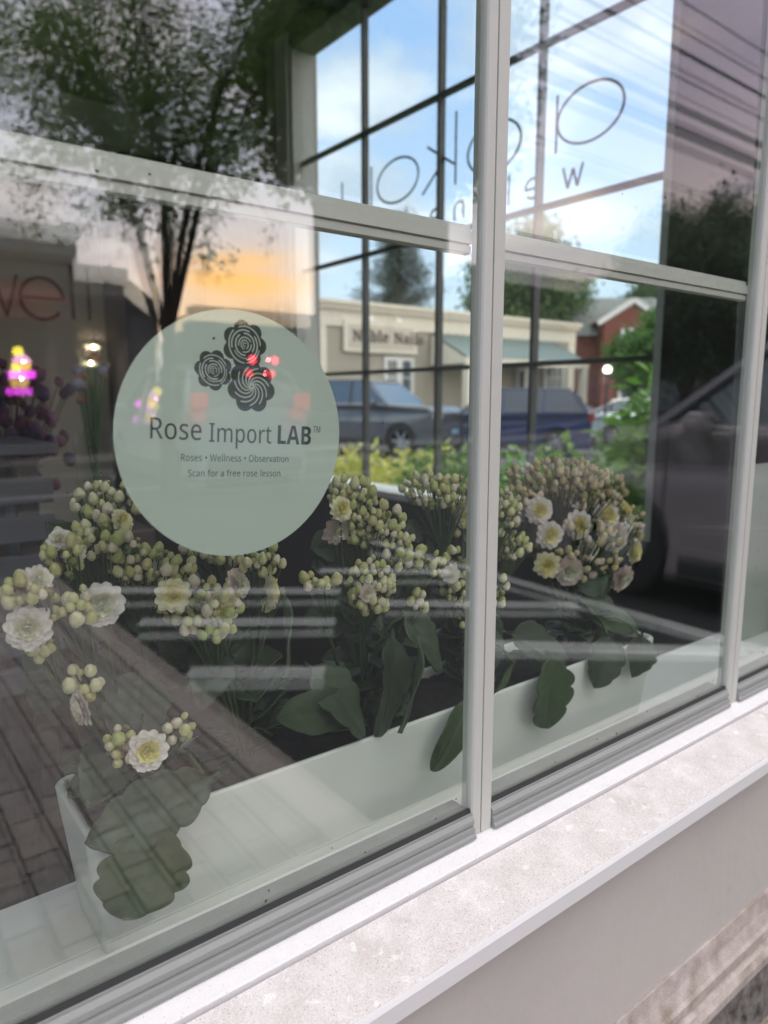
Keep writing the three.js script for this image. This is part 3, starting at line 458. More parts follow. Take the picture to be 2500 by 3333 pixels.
plant('kalanchoe of tight buds behind the middle window bar', [0.535, 0.925, -0.135],
  [[0.512, 1.153, -0.17, 0.0390, 0.0200, 32], [0.558, 1.112, -0.17, 0.0250, 0.0209, 12], [0.500, 1.070, -0.13, 0.0183, 0.0266, 12], [0.511, 1.036, -0.12, 0.0136, 0.0223, 8], [0.603, 1.120, -0.16, 0.0203, 0.0299, 15], [0.625, 1.079, -0.16, 0.0186, 0.0153, 10], [0.556, 1.043, -0.12, 0.0111, 0.0191, 8]],
  [[0.549, 1.122, -0.165, 0.0134, 'y', -0.5, 0.2, 1], [0.511, 1.158, -0.165, 0.0129, 'c', -0.6, 0.5, 0.8], [0.492, 1.072, -0.125, 0.0105, 'w', -0.4, 0.3, 1], [0.518, 1.03, -0.115, 0.011, 'p', -0.3, -0.1, 1]],
  [[[0.470, 0.968, -0.072], [0.419, 0.905, -0.060], 0.017, [0.0, 0.35, 1], { lobes: 2, depth: 0.05, round: 1.0 }, 2], [[0.588, 0.985, -0.074], [0.586, 0.897, -0.062], 0.034, [0.0, 0.35, 1], { lobes: 4, depth: 0.22, round: 1.1 }, 2], [[0.525, 0.992, -0.065], [0.484, 0.966, -0.05], 0.005, [0.7, 0.2, 0.6], { lobes: 2, depth: 0.05 }, 2], [[0.56, 1.0, -0.11], [0.63, 0.965, -0.074], 0.024, [0.2, 0.5, 0.9], {}, 0], [[0.53, 1.02, -0.12], [0.50, 0.970, -0.080], 0.022, [-0.2, 0.4, 0.9], {}, 0]], { fill: 12 });
plant('kalanchoe dome of pink tinged cream flowers at the far end of the trough', [0.725, 0.925, -0.135],
  [[0.733, 1.152, -0.19, 0.0626, 0.0239, 44], [0.664, 1.125, -0.19, 0.0315, 0.0183, 18], [0.825, 1.121, -0.18, 0.0284, 0.0347, 24], [0.868, 1.073, -0.17, 0.0233, 0.0323, 16], [0.734, 1.061, -0.15, 0.0556, 0.0410, 30], [0.76, 1.13, -0.175, 0.05, 0.022, 18]],
  [[0.668, 1.118, -0.160, 0.0175, 'y', -0.6, 0.15, 1], [0.677, 1.088, -0.150, 0.0185, 'y', -0.5, 0, 1], [0.732, 1.094, -0.150, 0.0190, 'y', -0.5, 0.1, 1], [0.804, 1.097, -0.160, 0.0200, 'y', -0.4, 0.4, 1], [0.807, 1.070, -0.150, 0.0205, 'p', -0.6, 0, 1], [0.704, 1.041, -0.140, 0.0195, 'p', -0.6, -0.1, 1], [0.674, 1.051, -0.150, 0.0165, 'c', -0.7, 0, 0.9], [0.875, 1.041, -0.160, 0.0180, 'c', 0.2, 0, 1], [0.833, 1.009, -0.150, 0.0190, 'p', -0.1, -0.3, 1], [0.757, 1.150, -0.190, 0.0150, 'c', -0.4, 0.8, 0.8], [0.793, 1.145, -0.180, 0.0165, 'p', 0, 0.7, 0.8], [0.747, 1.126, -0.170, 0.0190, 'p', -0.3, 0.9, 0.6], [0.754, 1.058, -0.150, 0.0160, 'w', -0.4, 0.1, 1], [0.860, 1.100, -0.170, 0.0170, 'c', 0.2, 0.6, 0.9]],
  [[[0.70, 0.980, -0.074], [0.665, 0.925, -0.062], 0.024, [-0.2, 0.5, 0.9], { lobes: 4, depth: 0.16 }, 0], [[0.765, 0.968, -0.074], [0.742, 0.918, -0.063], 0.024, [0.0, 0.5, 0.9], { lobes: 5, depth: 0.18 }, 0], [[0.72, 0.985, -0.13], [0.78, 0.970, -0.085], 0.022, [0.2, 0.6, 0.8], {}, 2]], { tan: true, fill: 11 });

// ---------- inside the shop ----------
{
  const wood = std(0.07, 0.05, 0.04, 0.5), grey = std(0.10, 0.095, 0.11, 0.6);
  const cab = thing('tall_cabinet', 'tall dark wooden cabinet standing against the back wall', 'cabinet', [1.36, 0.08, -3.25]);
  part(cab, 'carcass', rbox(-0.20, 0.195, 0.0, 2.3, -0.2, 0.15, 0.01), wood); part(cab, 'door', rbox(-0.19, -0.005, 0.08, 2.25, 0.152, 0.17, 0.004), wood); part(cab, 'door', rbox(0.005, 0.185, 0.08, 2.25, 0.152, 0.17, 0.004), wood);
  part(cab, 'handle', tube([V(-0.03, 1.0, 0.185), V(-0.03, 1.2, 0.185)], 0.006), std(0.5, 0.45, 0.35, 0.3)); part(cab, 'handle', tube([V(0.03, 1.0, 0.185), V(0.03, 1.2, 0.185)], 0.006), std(0.5, 0.45, 0.35, 0.3));
  const rack = thing('display_rack', 'grey slatted display rack behind the near plant', 'rack', [0.12, 0.08, -1.05]);
  for (let k = 0; k < 6; k++) part(rack, 'slat', rbox(-0.34, 0.20, 0.62 + k * 0.072, 0.668 + k * 0.072, 0.0, 0.02, 0.003), grey);
  for (const x of [-0.30, 0.16]) part(rack, 'post', rbox(x - 0.018, x + 0.018, 0, 1.06, -0.045, -0.002, 0.003), wood);
  part(rack, 'shelf', rbox(-0.35, 0.21, 1.07, 1.09, -0.30, 0.03, 0.003), grey); part(rack, 'rear_post', rbox(-0.30, -0.265, 0, 1.069, -0.29, -0.26, 0.003), wood); part(rack, 'rear_post', rbox(0.13, 0.165, 0, 1.069, -0.29, -0.26, 0.003), wood);
  for (const [x, z, r, h, c, l] of [[-0.05, -0.95, 0.055, 0.075, [0.42, 0.28, 0.24], 'small terracotta pink pot on the slatted rack'], [0.17, -1.02, 0.045, 0.07, [0.20, 0.22, 0.38], 'small blue pot on the slatted rack']].slice(0, 2)) {
    const p = thing('small_pot', l, 'pot', [x, 1.171, z - 0.12]);
    part(p, 'pot_body', new THREE.LatheGeometry([[0.001, 0], [r * 0.7, 0], [r, h * 0.85], [r * 1.08, h * 0.86], [r * 1.08, h], [r * 0.95, h], [r * 0.9, h * 0.8], [0.001, h * 0.78]].map(([a, b]) => new THREE.Vector2(a, b)), 24), std(...c, 0.6, { side: THREE.DoubleSide }));
  }
  // dried purple bunches in a jar
  const bunch = thing('dried_bouquet', 'dark purple dried flowers bunched in a jar', 'flowers', [0.33, 0.08, -1.55]);
  part(bunch, 'jar', new THREE.LatheGeometry([[0.001, 0.62], [0.06, 0.62], [0.075, 0.70], [0.07, 0.86], [0.055, 0.92], [0.06, 0.95]].map(([a, b]) => new THREE.Vector2(a, b)), 24), std(0.10, 0.12, 0.16, 0.3, { side: THREE.DoubleSide }));
  part(bunch, 'stand', rbox(-0.16, 0.16, 0, 0.619, -0.14, 0.14, 0.01), wood);
  const stalks = [], purple = [std(0.10, 0.03, 0.05, 0.9), std(0.17, 0.07, 0.10, 0.9), std(0.08, 0.045, 0.09, 0.9)];
  for (let i = 0; i < 120; i++) { const a = rr(0, 6.28), q = Math.sqrt(rnd()), t = V(Math.cos(a) * q * 0.17, rr(1.02, 1.30) - q * 0.1, Math.sin(a) * q * 0.15); stalks.push(tube([V(0, 0.86, 0), V(t.x * 0.4, 1.0, t.z * 0.4), t], 0.002, 0.0015, 4, 4)); const g = new THREE.IcosahedronGeometry(rr(0.009, 0.019), 1), p = g.attributes.position; for (let k = 0; k < p.count; k++) { const s = 1 + 0.6 * fbm(p.getX(k) * 90 + i, p.getY(k) * 90, p.getZ(k) * 90, 2); p.setXYZ(k, p.getX(k) * s, p.getY(k) * s * 1.3, p.getZ(k) * s); } g.computeVertexNormals(); part(bunch, 'flower_head', g.translate(t.x, t.y, t.z), purple[i % 3]); }
  part(bunch, 'stalks', stalks, std(0.12, 0.10, 0.05, 0.8));
  // clear vase with cut green stems
  const vase = thing('glass_vase', 'clear glass vase of green cut stems behind the near plant', 'vase', [0.44, 0.08, -1.18]);
  part(vase, 'stand', rbox(-0.09, 0.09, 0, 0.899, -0.09, 0.09, 0.008), wood);
  part(vase, 'vase_glass', new THREE.CylinderGeometry(0.042, 0.036, 0.20, 32, 1, true).translate(0, 1.0, 0), phys(0.93, 0.96, 0.95, 0.0, { transmission: 1, thickness: 0, ior: 1.5 }));
  const gs = []; for (let i = 0; i < 14; i++) { const a = rr(0, 6.28), b = V(Math.cos(a) * 0.022, 0.905, Math.sin(a) * 0.022), t = V(-Math.cos(a) * rr(0.02, 0.07), rr(1.16, 1.30), -Math.sin(a) * rr(0.02, 0.06)); gs.push(tube([b, b.clone().lerp(t, 0.5), t], 0.003, 0.0022, 5, 4)); const q = part(vase, 'blossom', new THREE.IcosahedronGeometry(rr(0.008, 0.014), 1).translate(t.x, t.y, t.z), [std(0.25, 0.23, 0.32, 0.8), std(0.22, 0.07, 0.04, 0.8), std(0.30, 0.22, 0.20, 0.8)][i % 3]); }
  part(vase, 'stems', gs, std(0.08, 0.14, 0.06, 0.5));
  const card = thing('paper_notice', 'pale paper notice leaning inside the glass beyond the trough', 'notice', [1.335, 0.846, -0.15]);
  part(card, 'sheet', rbox(-0.16, 0.14, 0.0, 0.30, -0.002, 0.002, 0.0015), std(0.45, 0.48, 0.44, 0.7)); for (let k = 0; k < 6; k++) part(card, 'text_line', box(-0.12, 0.02 + 0.05 * ((k * 7) % 3) / 3, 0.24 - k * 0.03, 0.248 - k * 0.03, 0.0021, 0.0026), std(0.45, 0.47, 0.45, 0.8));
  part(card, 'stand', rbox(-0.06, 0.06, 0.0, 0.14, -0.024, -0.0022, 0.002), M.white);
}

// ---------- vehicles ----------
const tyreM = std(0.02, 0.02, 0.021, 0.85), rimM = std(0.35, 0.36, 0.38, 0.35, { metalness: 0.7 }), carGlass = phys(0.03, 0.04, 0.045, 0.03, { clearcoat: 1, clearcoatRoughness: 0.02, ior: 2.0, side: THREE.DoubleSide }), blackM = std(0.02, 0.02, 0.022, 0.6);
const redM = phys(0.30, 0.015, 0.015, 0.25, { clearcoat: 1 }), lampM = phys(0.75, 0.77, 0.78, 0.15, { clearcoat: 1 });
function paintM(r, g, b) { return phys(r, g, b, 0.32, { metalness: 0.35, clearcoat: 1, clearcoatRoughness: 0.06 }); }
function car(label, pos, turn, P) {
  const o = thing('car', label, P.category ?? 'car', pos, turn, P.group), W = P.width / 2, R = P.wheel, [wr, wf] = P.axles;
  // lower body: side outline with wheel arches, drawn out across and rounded
  const s = new THREE.Shape(), y0 = P.clear; s.moveTo(P.outline[0][0], y0);
  for (const [x, y] of P.outline) s.lineTo(x, y);
  s.lineTo(P.outline[P.outline.length - 1][0], y0);
  for (const wx of [wf, wr]) { const a = R * 1.16, dy = R - y0, h = Math.sqrt(Math.max(0.01, a * a - dy * dy)); s.lineTo(wx + h, y0); const a0 = Math.atan2(-dy, h), a1 = Math.PI - a0; for (let k = 0; k <= 12; k++) { const t = lerp(a0, a1, k / 12); s.lineTo(wx + a * Math.cos(t), R + a * Math.sin(t)); } s.lineTo(wx - h, y0); }
  const g = new THREE.ExtrudeGeometry(s, { depth: 2 * W - 0.16, bevelThickness: 0.08, bevelSize: 0.06, bevelSegments: 4, steps: 6, curveSegments: 6 }); g.translate(0, 0, -W + 0.08);
  { const p = g.attributes.position, xa = P.outline[0][0], xb = P.outline[P.outline.length - 1][0]; for (let i = 0; i < p.count; i++) { const x = p.getX(i), e = Math.max(sstep(xb - 0.9, xb + 0.05, x), sstep(xa + 0.7, xa - 0.05, x)); p.setZ(i, p.getZ(i) * (1 - 0.10 * e)); p.setX(i, x - 0.10 * Math.pow(p.getZ(i) / W, 2) * e * Math.sign(x)); } g.computeVertexNormals(); }
  const body = part(o, 'body', g, P.paint);
  // cabin: dark glass volume leaning inwards, coloured roof and pillars on it
  const C = P.cabin, yb = C[0][1], yt = Math.max(...C.map((c) => c[1])), lean = (y) => 1 - 0.20 * (y - yb) / (yt - yb), cw = W - 0.05;
  const cs = new THREE.Shape(C.map(([x, y]) => new THREE.Vector2(x, y))), cg = new THREE.ExtrudeGeometry(cs, { depth: 2 * cw, bevelEnabled: false }); cg.translate(0, 0, -cw);
  { const p = cg.attributes.position; for (let i = 0; i < p.count; i++) p.setZ(i, p.getZ(i) * lean(p.getY(i))); cg.computeVertexNormals(); }
  part(o, 'windows', cg, carGlass);
  { const [xu, yu] = C[C.length - 2], [xl, yl] = C[C.length - 1], q = []; for (const [x, y, sd] of [[xl, yl, -1], [xl, yl, 1], [xu, yu, 1], [xl, yl, -1], [xu, yu, 1], [xu, yu, -1]]) q.push(x + 0.012, y + 0.01, sd * (cw * lean(y) - 0.06)); const wg = new THREE.BufferGeometry(); wg.setAttribute('position', new THREE.Float32BufferAttribute(q, 3)); wg.computeVertexNormals(); part(o, 'windscreen', wg, carGlass); }
  const at = (x, y, sd) => V(x, y, sd * (cw * lean(y) + 0.004)), tops = C.filter((c) => c[1] > yt - 0.12).sort((a, b) => a[0] - b[0]);
  const rg = []; for (let i = 0; i < tops.length - 1; i++) { const [xa, ya] = tops[i], [xb, ybb] = tops[i + 1], w = cw * lean(yt) + 0.012; const q = new RoundedBoxGeometry(xb - xa + 0.07, 0.055, 2 * w, 3, 0.025); q.rotateZ(Math.atan2(ybb - ya, xb - xa)); q.translate((xa + xb) / 2, (ya + ybb) / 2 + 0.012, 0); rg.push(q); }
  part(o, 'roof_panel', rg, P.paint);
  for (const sd of [-1, 1]) {
    for (const [xa, ya, xb, yb2, w] of P.pillars) part(o, 'pillar', bar(at(xa, ya, sd), at(xb, yb2, sd), 0.035, w, V(0, 0, 1)), P.paint);
    part(o, 'beltline', bar(at(C[0][0], yb + 0.015, sd), at(C[C.length - 1][0], yb + 0.015, sd), 0.03, 0.05), P.paint);
    const m = part(o, 'mirror', new RoundedBoxGeometry(0.12, 0.13, 0.20, 3, 0.045).translate(P.mirror[0], P.mirror[1], sd * (W + 0.09)), P.paint);
    for (const dx of P.doors) part(o, 'door_seam', box(dx - 0.004, dx + 0.004, y0 + 0.14, yb - 0.02, sd * (W - 0.004), sd * (W + 0.0015)), blackM);
    for (const dx of P.handles ?? []) part(o, 'door_handle', rbox(dx - 0.09, dx + 0.09, yb - 0.14, yb - 0.11, sd * (W - 0.002), sd * (W + 0.03), 0.01), P.paint);
    part(o, 'side_skirt', rbox(wr + R * 1.25, wf - R * 1.25, y0 - 0.02, y0 + 0.10, sd * (W - 0.05), sd * (W + 0.006), 0.01), blackM);
    part(o, 'headlight', rbox(P.front - 0.20, P.front - 0.005, P.lampY - 0.07, P.lampY + 0.07, sd * (W - 0.38), sd * (W - 0.10), 0.03), lampM);
    part(o, 'taillight', rbox(P.rear - 0.01, P.rear + 0.14, P.tailY[0], P.tailY[1], sd * (W - 0.26), sd * (W - 0.055), 0.03), P.tail ?? redM);
    for (const wx of [wf, wr]) {
      const t = part(o, 'wheel', new THREE.LatheGeometry([[R * 0.62, -0.10], [R * 0.94, -0.115], [R, -0.085], [R, 0.085], [R * 0.94, 0.115], [R * 0.62, 0.10]].map(([a, b]) => new THREE.Vector2(a, b)), 36).rotateX(Math.PI / 2), tyreM);
      t.position.set(wx, R, sd * (W - 0.13)); const sp = [new THREE.CylinderGeometry(R * 0.63, R * 0.63, 0.05, 28, 1, true).rotateX(Math.PI / 2).translate(0, 0, sd * 0.06), new THREE.CylinderGeometry(R * 0.14, R * 0.14, 0.07, 14).rotateX(Math.PI / 2).translate(0, 0, sd * 0.07)];
      for (let k = 0; k < 6; k++) sp.push(new THREE.BoxGeometry(R * 0.60, R * 0.13, 0.03).translate(R * 0.32, 0, sd * 0.075).rotateZ(k * Math.PI / 3)); part(t, 'rim', sp, rimM);
    }
  }
  part(o, 'grille', rbox(P.front - 0.06, P.front + 0.012, P.lampY - 0.16, P.lampY + 0.08, -W + 0.40, W - 0.40, 0.02), P.grille ?? blackM);
  part(o, 'front_bumper', rbox(P.front - 0.10, P.front + 0.03, y0, y0 + 0.20, -W + 0.22, W - 0.22, 0.03), blackM); part(o, 'rear_bumper', rbox(P.rear - 0.03, P.rear + 0.10, y0, y0 + 0.20, -W + 0.22, W - 0.22, 0.03), blackM);
  part(o, 'licence_plate', rbox(P.front + 0.012, P.front + 0.034, y0 + 0.21, y0 + 0.34, -0.16, 0.16, 0.004), std(0.30, 0.45, 0.62, 0.5)); part(o, 'licence_plate', rbox(P.rear - 0.034, P.rear - 0.012, y0 + 0.26, y0 + 0.40, -0.16, 0.16, 0.004), std(0.55, 0.62, 0.68, 0.5));
  return o;
}
const suv = (paint, extra = {}) => ({ paint, width: 1.86, wheel: 0.36, axles: [-1.38, 1.36], clear: 0.24, front: 2.28, rear: -2.30, lampY: 0.80, tailY: [0.88, 1.12],
  outline: [[-2.26, 0.50], [-2.28, 0.95], [-2.12, 1.10], [1.00, 1.06], [1.85, 0.98], [2.18, 0.84], [2.26, 0.50]],
  cabin: [[-2.16, 1.08], [-1.98, 1.52], [-1.70, 1.69], [0.10, 1.71], [0.45, 1.63], [1.18, 1.05]], pillars: [[1.18, 1.06, 0.42, 1.64, 0.085], [0.02, 1.06, -0.02, 1.69, 0.07], [-1.02, 1.06, -1.06, 1.69, 0.07], [-2.14, 1.08, -1.78, 1.66, 0.12]], mirror: [0.78, 1.12], doors: [1.02, -0.02, -1.02], handles: [0.25, -0.80], ...extra });
const sedan = (paint, extra = {}) => ({ paint, width: 1.80, wheel: 0.33, axles: [-1.38, 1.36], clear: 0.20, front: 2.30, rear: -2.32, lampY: 0.66, tailY: [0.74, 0.90],
  outline: [[-2.28, 0.42], [-2.30, 0.90], [-1.55, 0.98], [0.95, 0.94], [1.85, 0.84], [2.20, 0.70], [2.28, 0.42]],
  cabin: [[-1.85, 0.96], [-1.05, 1.40], [-0.55, 1.455], [0.05, 1.44], [0.30, 1.38], [1.12, 0.93]], pillars: [[1.12, 0.94, 0.26, 1.40, 0.075], [-0.08, 0.94, -0.12, 1.44, 0.06], [-1.82, 0.97, -0.98, 1.41, 0.10]], mirror: [0.72, 1.0], doors: [0.98, -0.08, -1.05], handles: [0.15, -0.85], ...extra });
const truck = (paint) => ({ paint, category: 'pickup', width: 2.00, wheel: 0.42, axles: [-1.75, 1.85], clear: 0.36, front: 2.86, rear: -2.88, lampY: 1.02, tailY: [0.90, 1.25],
  outline: [[-2.84, 0.55], [-2.86, 1.28], [-0.95, 1.30], [1.25, 1.30], [2.62, 1.22], [2.80, 1.10], [2.84, 0.55]],
  cabin: [[-0.98, 1.29], [-0.88, 1.80], [-0.72, 1.93], [0.55, 1.94], [0.78, 1.88], [1.50, 1.28]], pillars: [[1.50, 1.29, 0.74, 1.88, 0.09], [0.28, 1.28, 0.24, 1.92, 0.08], [-0.96, 1.30, -0.84, 1.90, 0.22]], mirror: [1.12, 1.36], doors: [1.30, 0.28, -0.86], handles: [0.46, -0.68], grille: std(0.05, 0.052, 0.058, 0.4) });
const D2 = (x, z) => Math.atan2(-z, x);
car('dark grey pickup truck parked before the beige salon', [11.55, -0.2, -15.65], D2(0.35, 0.94), truck(phys(0.075, 0.08, 0.092, 0.35, { metalness: 0.1, clearcoat: 1, clearcoatRoughness: 0.08 })));
car('dark blue wagon parked beyond the middle window bar with red taillight', [14.35, -0.2, -13.05], D2(-0.72, -0.69), suv(paintM(0.03, 0.045, 0.12), { tail: redM }));
car('pale silver car with bright windscreen behind the blue wagon', [19.2, -0.2, -14.6], D2(0.55, 0.83), sedan(paintM(0.50, 0.58, 0.60)));
car('white car mostly hidden by the green shrub at the lot edge', [21.2, -0.2, -13.0], D2(0.5, 0.85), sedan(paintM(0.78, 0.78, 0.78)));
car('mauve grey car parked beside the hatched bay, seen mirrored in the glass', [4.86, 0, 0.92], D2(0, 1), suv(phys(0.26, 0.215, 0.23, 0.3, { clearcoat: 1, clearcoatRoughness: 0.05 })));
{
  const tl = phys(0.5, 0.02, 0.03, 0.4, { emissive: lin(1, 0.06, 0.09), emissiveIntensity: 0.9 });
  car('pale van with lit red taillights out in the street, mirrored behind the sticker', [4.80, 0, 10.9], D2(0.05, 1), suv(paintM(0.55, 0.60, 0.68), { tail: tl, tailY: [1.14, 1.34] }));
}

// ---------- buildings on the parking lot side ----------
const font = await new FontLoader().loadAsync('fonts/droid/droid_serif_bold.typeface.json');
{
  const b = thing('salon_building', 'low beige clapboard nail salon with cream cornice and metal awning', 'building');
  const Z = -21.5, x0 = 8.0, x1 = 28.2, side = std(0.46, 0.425, 0.335, 0.8), trim = std(0.78, 0.73, 0.60, 0.7), glass = phys(0.10, 0.12, 0.13, 0.08);
  part(b, 'wall', box(x0, x1, -0.2, 4.3, Z - 10, Z - 0.03), side);
  const boards = []; for (let y = -0.15; y < 3.85; y += 0.165) { const g = box(x0, x1 - 0.4, y, y + 0.163, Z - 0.03, Z); const p = g.attributes.position; for (let i = 0; i < p.count; i++) if (p.getY(i) > y + 0.1 && p.getZ(i) > Z - 0.01) p.setZ(i, Z - 0.025); boards.push(g); } part(b, 'siding', boards, side, { kind: 'stuff' });
  part(b, 'cornice', [box(x0 - 0.1, x1 + 0.05, 3.86, 4.45, Z - 0.03, Z + 0.06), box(x0 - 0.1, x1 + 0.15, 4.45, 4.62, Z - 10, Z + 0.20), box(x0 - 0.1, x1 + 0.22, 4.62, 4.76, Z - 10, Z + 0.30)], trim);
  part(b, 'corner_board', box(27.75, 28.25, -0.2, 3.86, Z - 0.5, Z + 0.05), trim); part(b, 'corner_board', box(13.85, 14.25, -0.2, 3.86, Z - 0.02, Z + 0.05), trim);
  const sign = part(b, 'sign_board', box(14.95, 18.40, 2.98, 4.10, Z + 0.06, Z + 0.14), trim); part(sign, 'sign_face', box(15.15, 18.20, 3.14, 3.94, Z + 0.141, Z + 0.16), std(0.62, 0.56, 0.45, 0.7));
  let tx = 15.30; for (const ch of 'Noble Nails') { if (ch === ' ') { tx += 0.22; continue; } const g = new TextGeometry(ch, { font, size: 0.40, depth: 0.03, curveSegments: 4 }); g.computeBoundingBox(); const w = g.boundingBox.max.x - g.boundingBox.min.x; g.translate(tx - g.boundingBox.min.x, 3.36, Z + 0.161); part(sign, 'letter', g, std(0.06, 0.055, 0.05, 0.6)); tx += w + 0.045; }
  for (const lx of [15.9, 17.2]) { const l = part(b, 'sign_lamp', [tube([V(lx, 4.22, Z + 0.06), V(lx, 4.34, Z + 0.35), V(lx, 4.22, Z + 0.5)], 0.02), new THREE.ConeGeometry(0.12, 0.14, 16).translate(lx, 4.16, Z + 0.5)], M.white); }
  const win = (a, c, y0, y1, nx, ny) => { const w = part(b, 'window', [box(a - 0.14, a, y0 - 0.14, y1 + 0.14, Z, Z + 0.07), box(c, c + 0.14, y0 - 0.14, y1 + 0.14, Z, Z + 0.07), box(a, c, y1, y1 + 0.14, Z, Z + 0.07), box(a, c, y0 - 0.14, y0, Z, Z + 0.09)], std(0.78, 0.77, 0.72, 0.6)); part(w, 'pane', box(a, c, y0, y1, Z + 0.002, Z + 0.02), glass); const bars = []; for (let i = 1; i < nx; i++) bars.push(box(lerp(a, c, i / nx) - 0.02, lerp(a, c, i / nx) + 0.02, y0, y1, Z + 0.021, Z + 0.045)); for (let i = 1; i < ny; i++) bars.push(box(a, c, lerp(y0, y1, i / ny) - 0.02, lerp(y0, y1, i / ny) + 0.02, Z + 0.022, Z + 0.044)); if (bars.length) part(w, 'glazing_bars', bars, std(0.78, 0.77, 0.72, 0.6)); };
  win(16.98, 17.45, 1.45, 2.72, 1, 2); win(17.72, 18.16, 1.45, 2.72, 1, 2); win(26.2, 27.35, 0.8, 2.72, 3, 4); win(24.4, 25.3, 0.8, 2.5, 1, 2);
  // awning with standing seams on posts, and its dark porch
  const metal = std(0.20, 0.255, 0.25, 0.45, { metalness: 0.3 }), aw = []; const A0 = V(19.2, 3.86, Z + 0.06), depth = 2.0;
  const sl = (x, t) => V(x, lerp(3.86, 2.86, t), Z + 0.06 + depth * t);
  const slab = new THREE.BufferGeometry(); const q = [sl(19.2, 0), sl(26.6, 0), sl(26.6, 1), sl(19.2, 1)]; const pos = []; for (const k of [0, 3, 2, 0, 2, 1]) pos.push(q[k].x, q[k].y, q[k].z); for (const k of [0, 2, 3, 0, 1, 2]) pos.push(q[k].x, q[k].y - 0.06, q[k].z); slab.setAttribute('position', new THREE.Float32BufferAttribute(pos, 3)); slab.computeVertexNormals();
  const awn = part(b, 'awning', slab, metal); const seams = []; for (let x = 19.25; x < 26.6; x += 0.40) seams.push(bar(sl(x, 0), sl(x, 1), 0.035, 0.07)); part(awn, 'seams', seams, metal);
  part(b, 'awning_fascia', [box(19.15, 26.65, 2.58, 2.84, Z + 1.98, Z + 2.08)], trim);
  { const s = new THREE.Shape([new THREE.Vector2(-(Z + 0.06), 3.78), new THREE.Vector2(-(Z + 0.06), 2.6), new THREE.Vector2(-(Z + 1.97), 2.6), new THREE.Vector2(-(Z + 1.97), 2.82)]); const g = new THREE.ExtrudeGeometry(s, { depth: 0.08, bevelEnabled: false }); g.rotateY(Math.PI / 2); g.translate(19.16, 0, 0); part(b, 'gable_board', g, trim); }
  for (const x of [19.4, 22.9, 26.4]) part(b, 'post', rbox(x - 0.16, x + 0.16, -0.2, 2.58, Z + 1.80, Z + 2.1, 0.02), trim);
  part(b, 'porch_door', box(21.4, 22.4, -0.1, 2.1, Z, Z + 0.06), std(0.07, 0.065, 0.06, 0.5));
  // brick house
  const h = thing('brick_house', 'red brick house with long grey roof and white dormer window', 'house', [44.0, -0.2, -29.4], -0.62);
  const brick = std(1, 1, 1, 0.9, { map: blotch(256, 0.8, [0.23, 0.085, 0.065], 0.35, 10, 2.7, 0.4) }), roofM = std(1, 1, 1, 0.9, { map: blotch(256, 1.5, [0.19, 0.20, 0.20], 0.25, 10, 5.7, 0.4) });
  part(h, 'wall', metreUV(box(-8, 9, 0, 5.4, -4, 4)), brick);
  const rf = (x0, x1, yE, yR, zE) => { const s = new THREE.Shape([new THREE.Vector2(-zE, yE), new THREE.Vector2(0, yR), new THREE.Vector2(zE, yE)]); const g = new THREE.ExtrudeGeometry(s, { depth: x1 - x0, bevelEnabled: false }); g.rotateY(Math.PI / 2); g.translate(x0, 0, 0); return metreUV(g); };
  part(h, 'roof', rf(-8.4, 9.4, 5.41, 8.3, 4.5), roofM); part(h, 'gable', [metreUV(box(-3.4, 0.2, 0, 6.2, 4.01, 5.4)), rf(-1.7, 1.7, 6.2, 7.3, 2.0).rotateY(Math.PI / 2).translate(-1.6, 0, 3.65)], brick);
  const wt = std(0.80, 0.80, 0.78, 0.6);
  part(h, 'gable_trim', [bar(V(-3.8, 6.05, 5.42), V(-1.6, 7.45, 5.42), 0.16, 0.3), bar(V(-1.6, 7.45, 5.42), V(0.6, 6.05, 5.42), 0.16, 0.3)], wt);
  for (const [x, y, z] of [[-1.6, 4.9, 5.42], [-6.2, 3.6, 4.02], [3, 3.6, 4.02], [-6.2, 1.4, 4.02], [3, 1.4, 4.02], [6.2, 3.6, 4.02], [-1.6, 1.8, 5.42]]) { const w = part(h, 'window', [box(x - 0.75, x - 0.55, y - 0.85, y + 0.85, z, z + 0.1), box(x + 0.55, x + 0.75, y - 0.85, y + 0.85, z, z + 0.1), box(x - 0.55, x + 0.55, y + 0.68, y + 0.85, z, z + 0.1), box(x - 0.55, x + 0.55, y - 0.85, y - 0.68, z, z + 0.1)], wt); part(w, 'pane', box(x - 0.55, x + 0.55, y - 0.68, y + 0.68, z, z + 0.03), glass); }
  // bright globe lamp on a post
  const lp = thing('lamp_post', 'slim post with one lit round globe lamp at the lot', 'lamp', [19.14, -0.2, -13.16]);
  part(lp, 'post', new THREE.CylinderGeometry(0.035, 0.05, 2.25, 12).translate(0, 1.125, 0), blackM); part(lp, 'globe_lamp', new THREE.SphereGeometry(0.12, 20, 14).translate(0, 2.36, 0), std(0.9, 0.9, 0.85, 0.4, { emissive: lin(1, 0.93, 0.75), emissiveIntensity: 3.5 })); part(lp, 'collar', new THREE.CylinderGeometry(0.07, 0.05, 0.05, 16).translate(0, 2.25, 0), blackM);
  const pl = new THREE.PointLight(lin(1, 0.9, 0.7), 3, 12); pl.position.set(0, 2.36, 0); pl.castShadow = true; lp.add(pl);
}

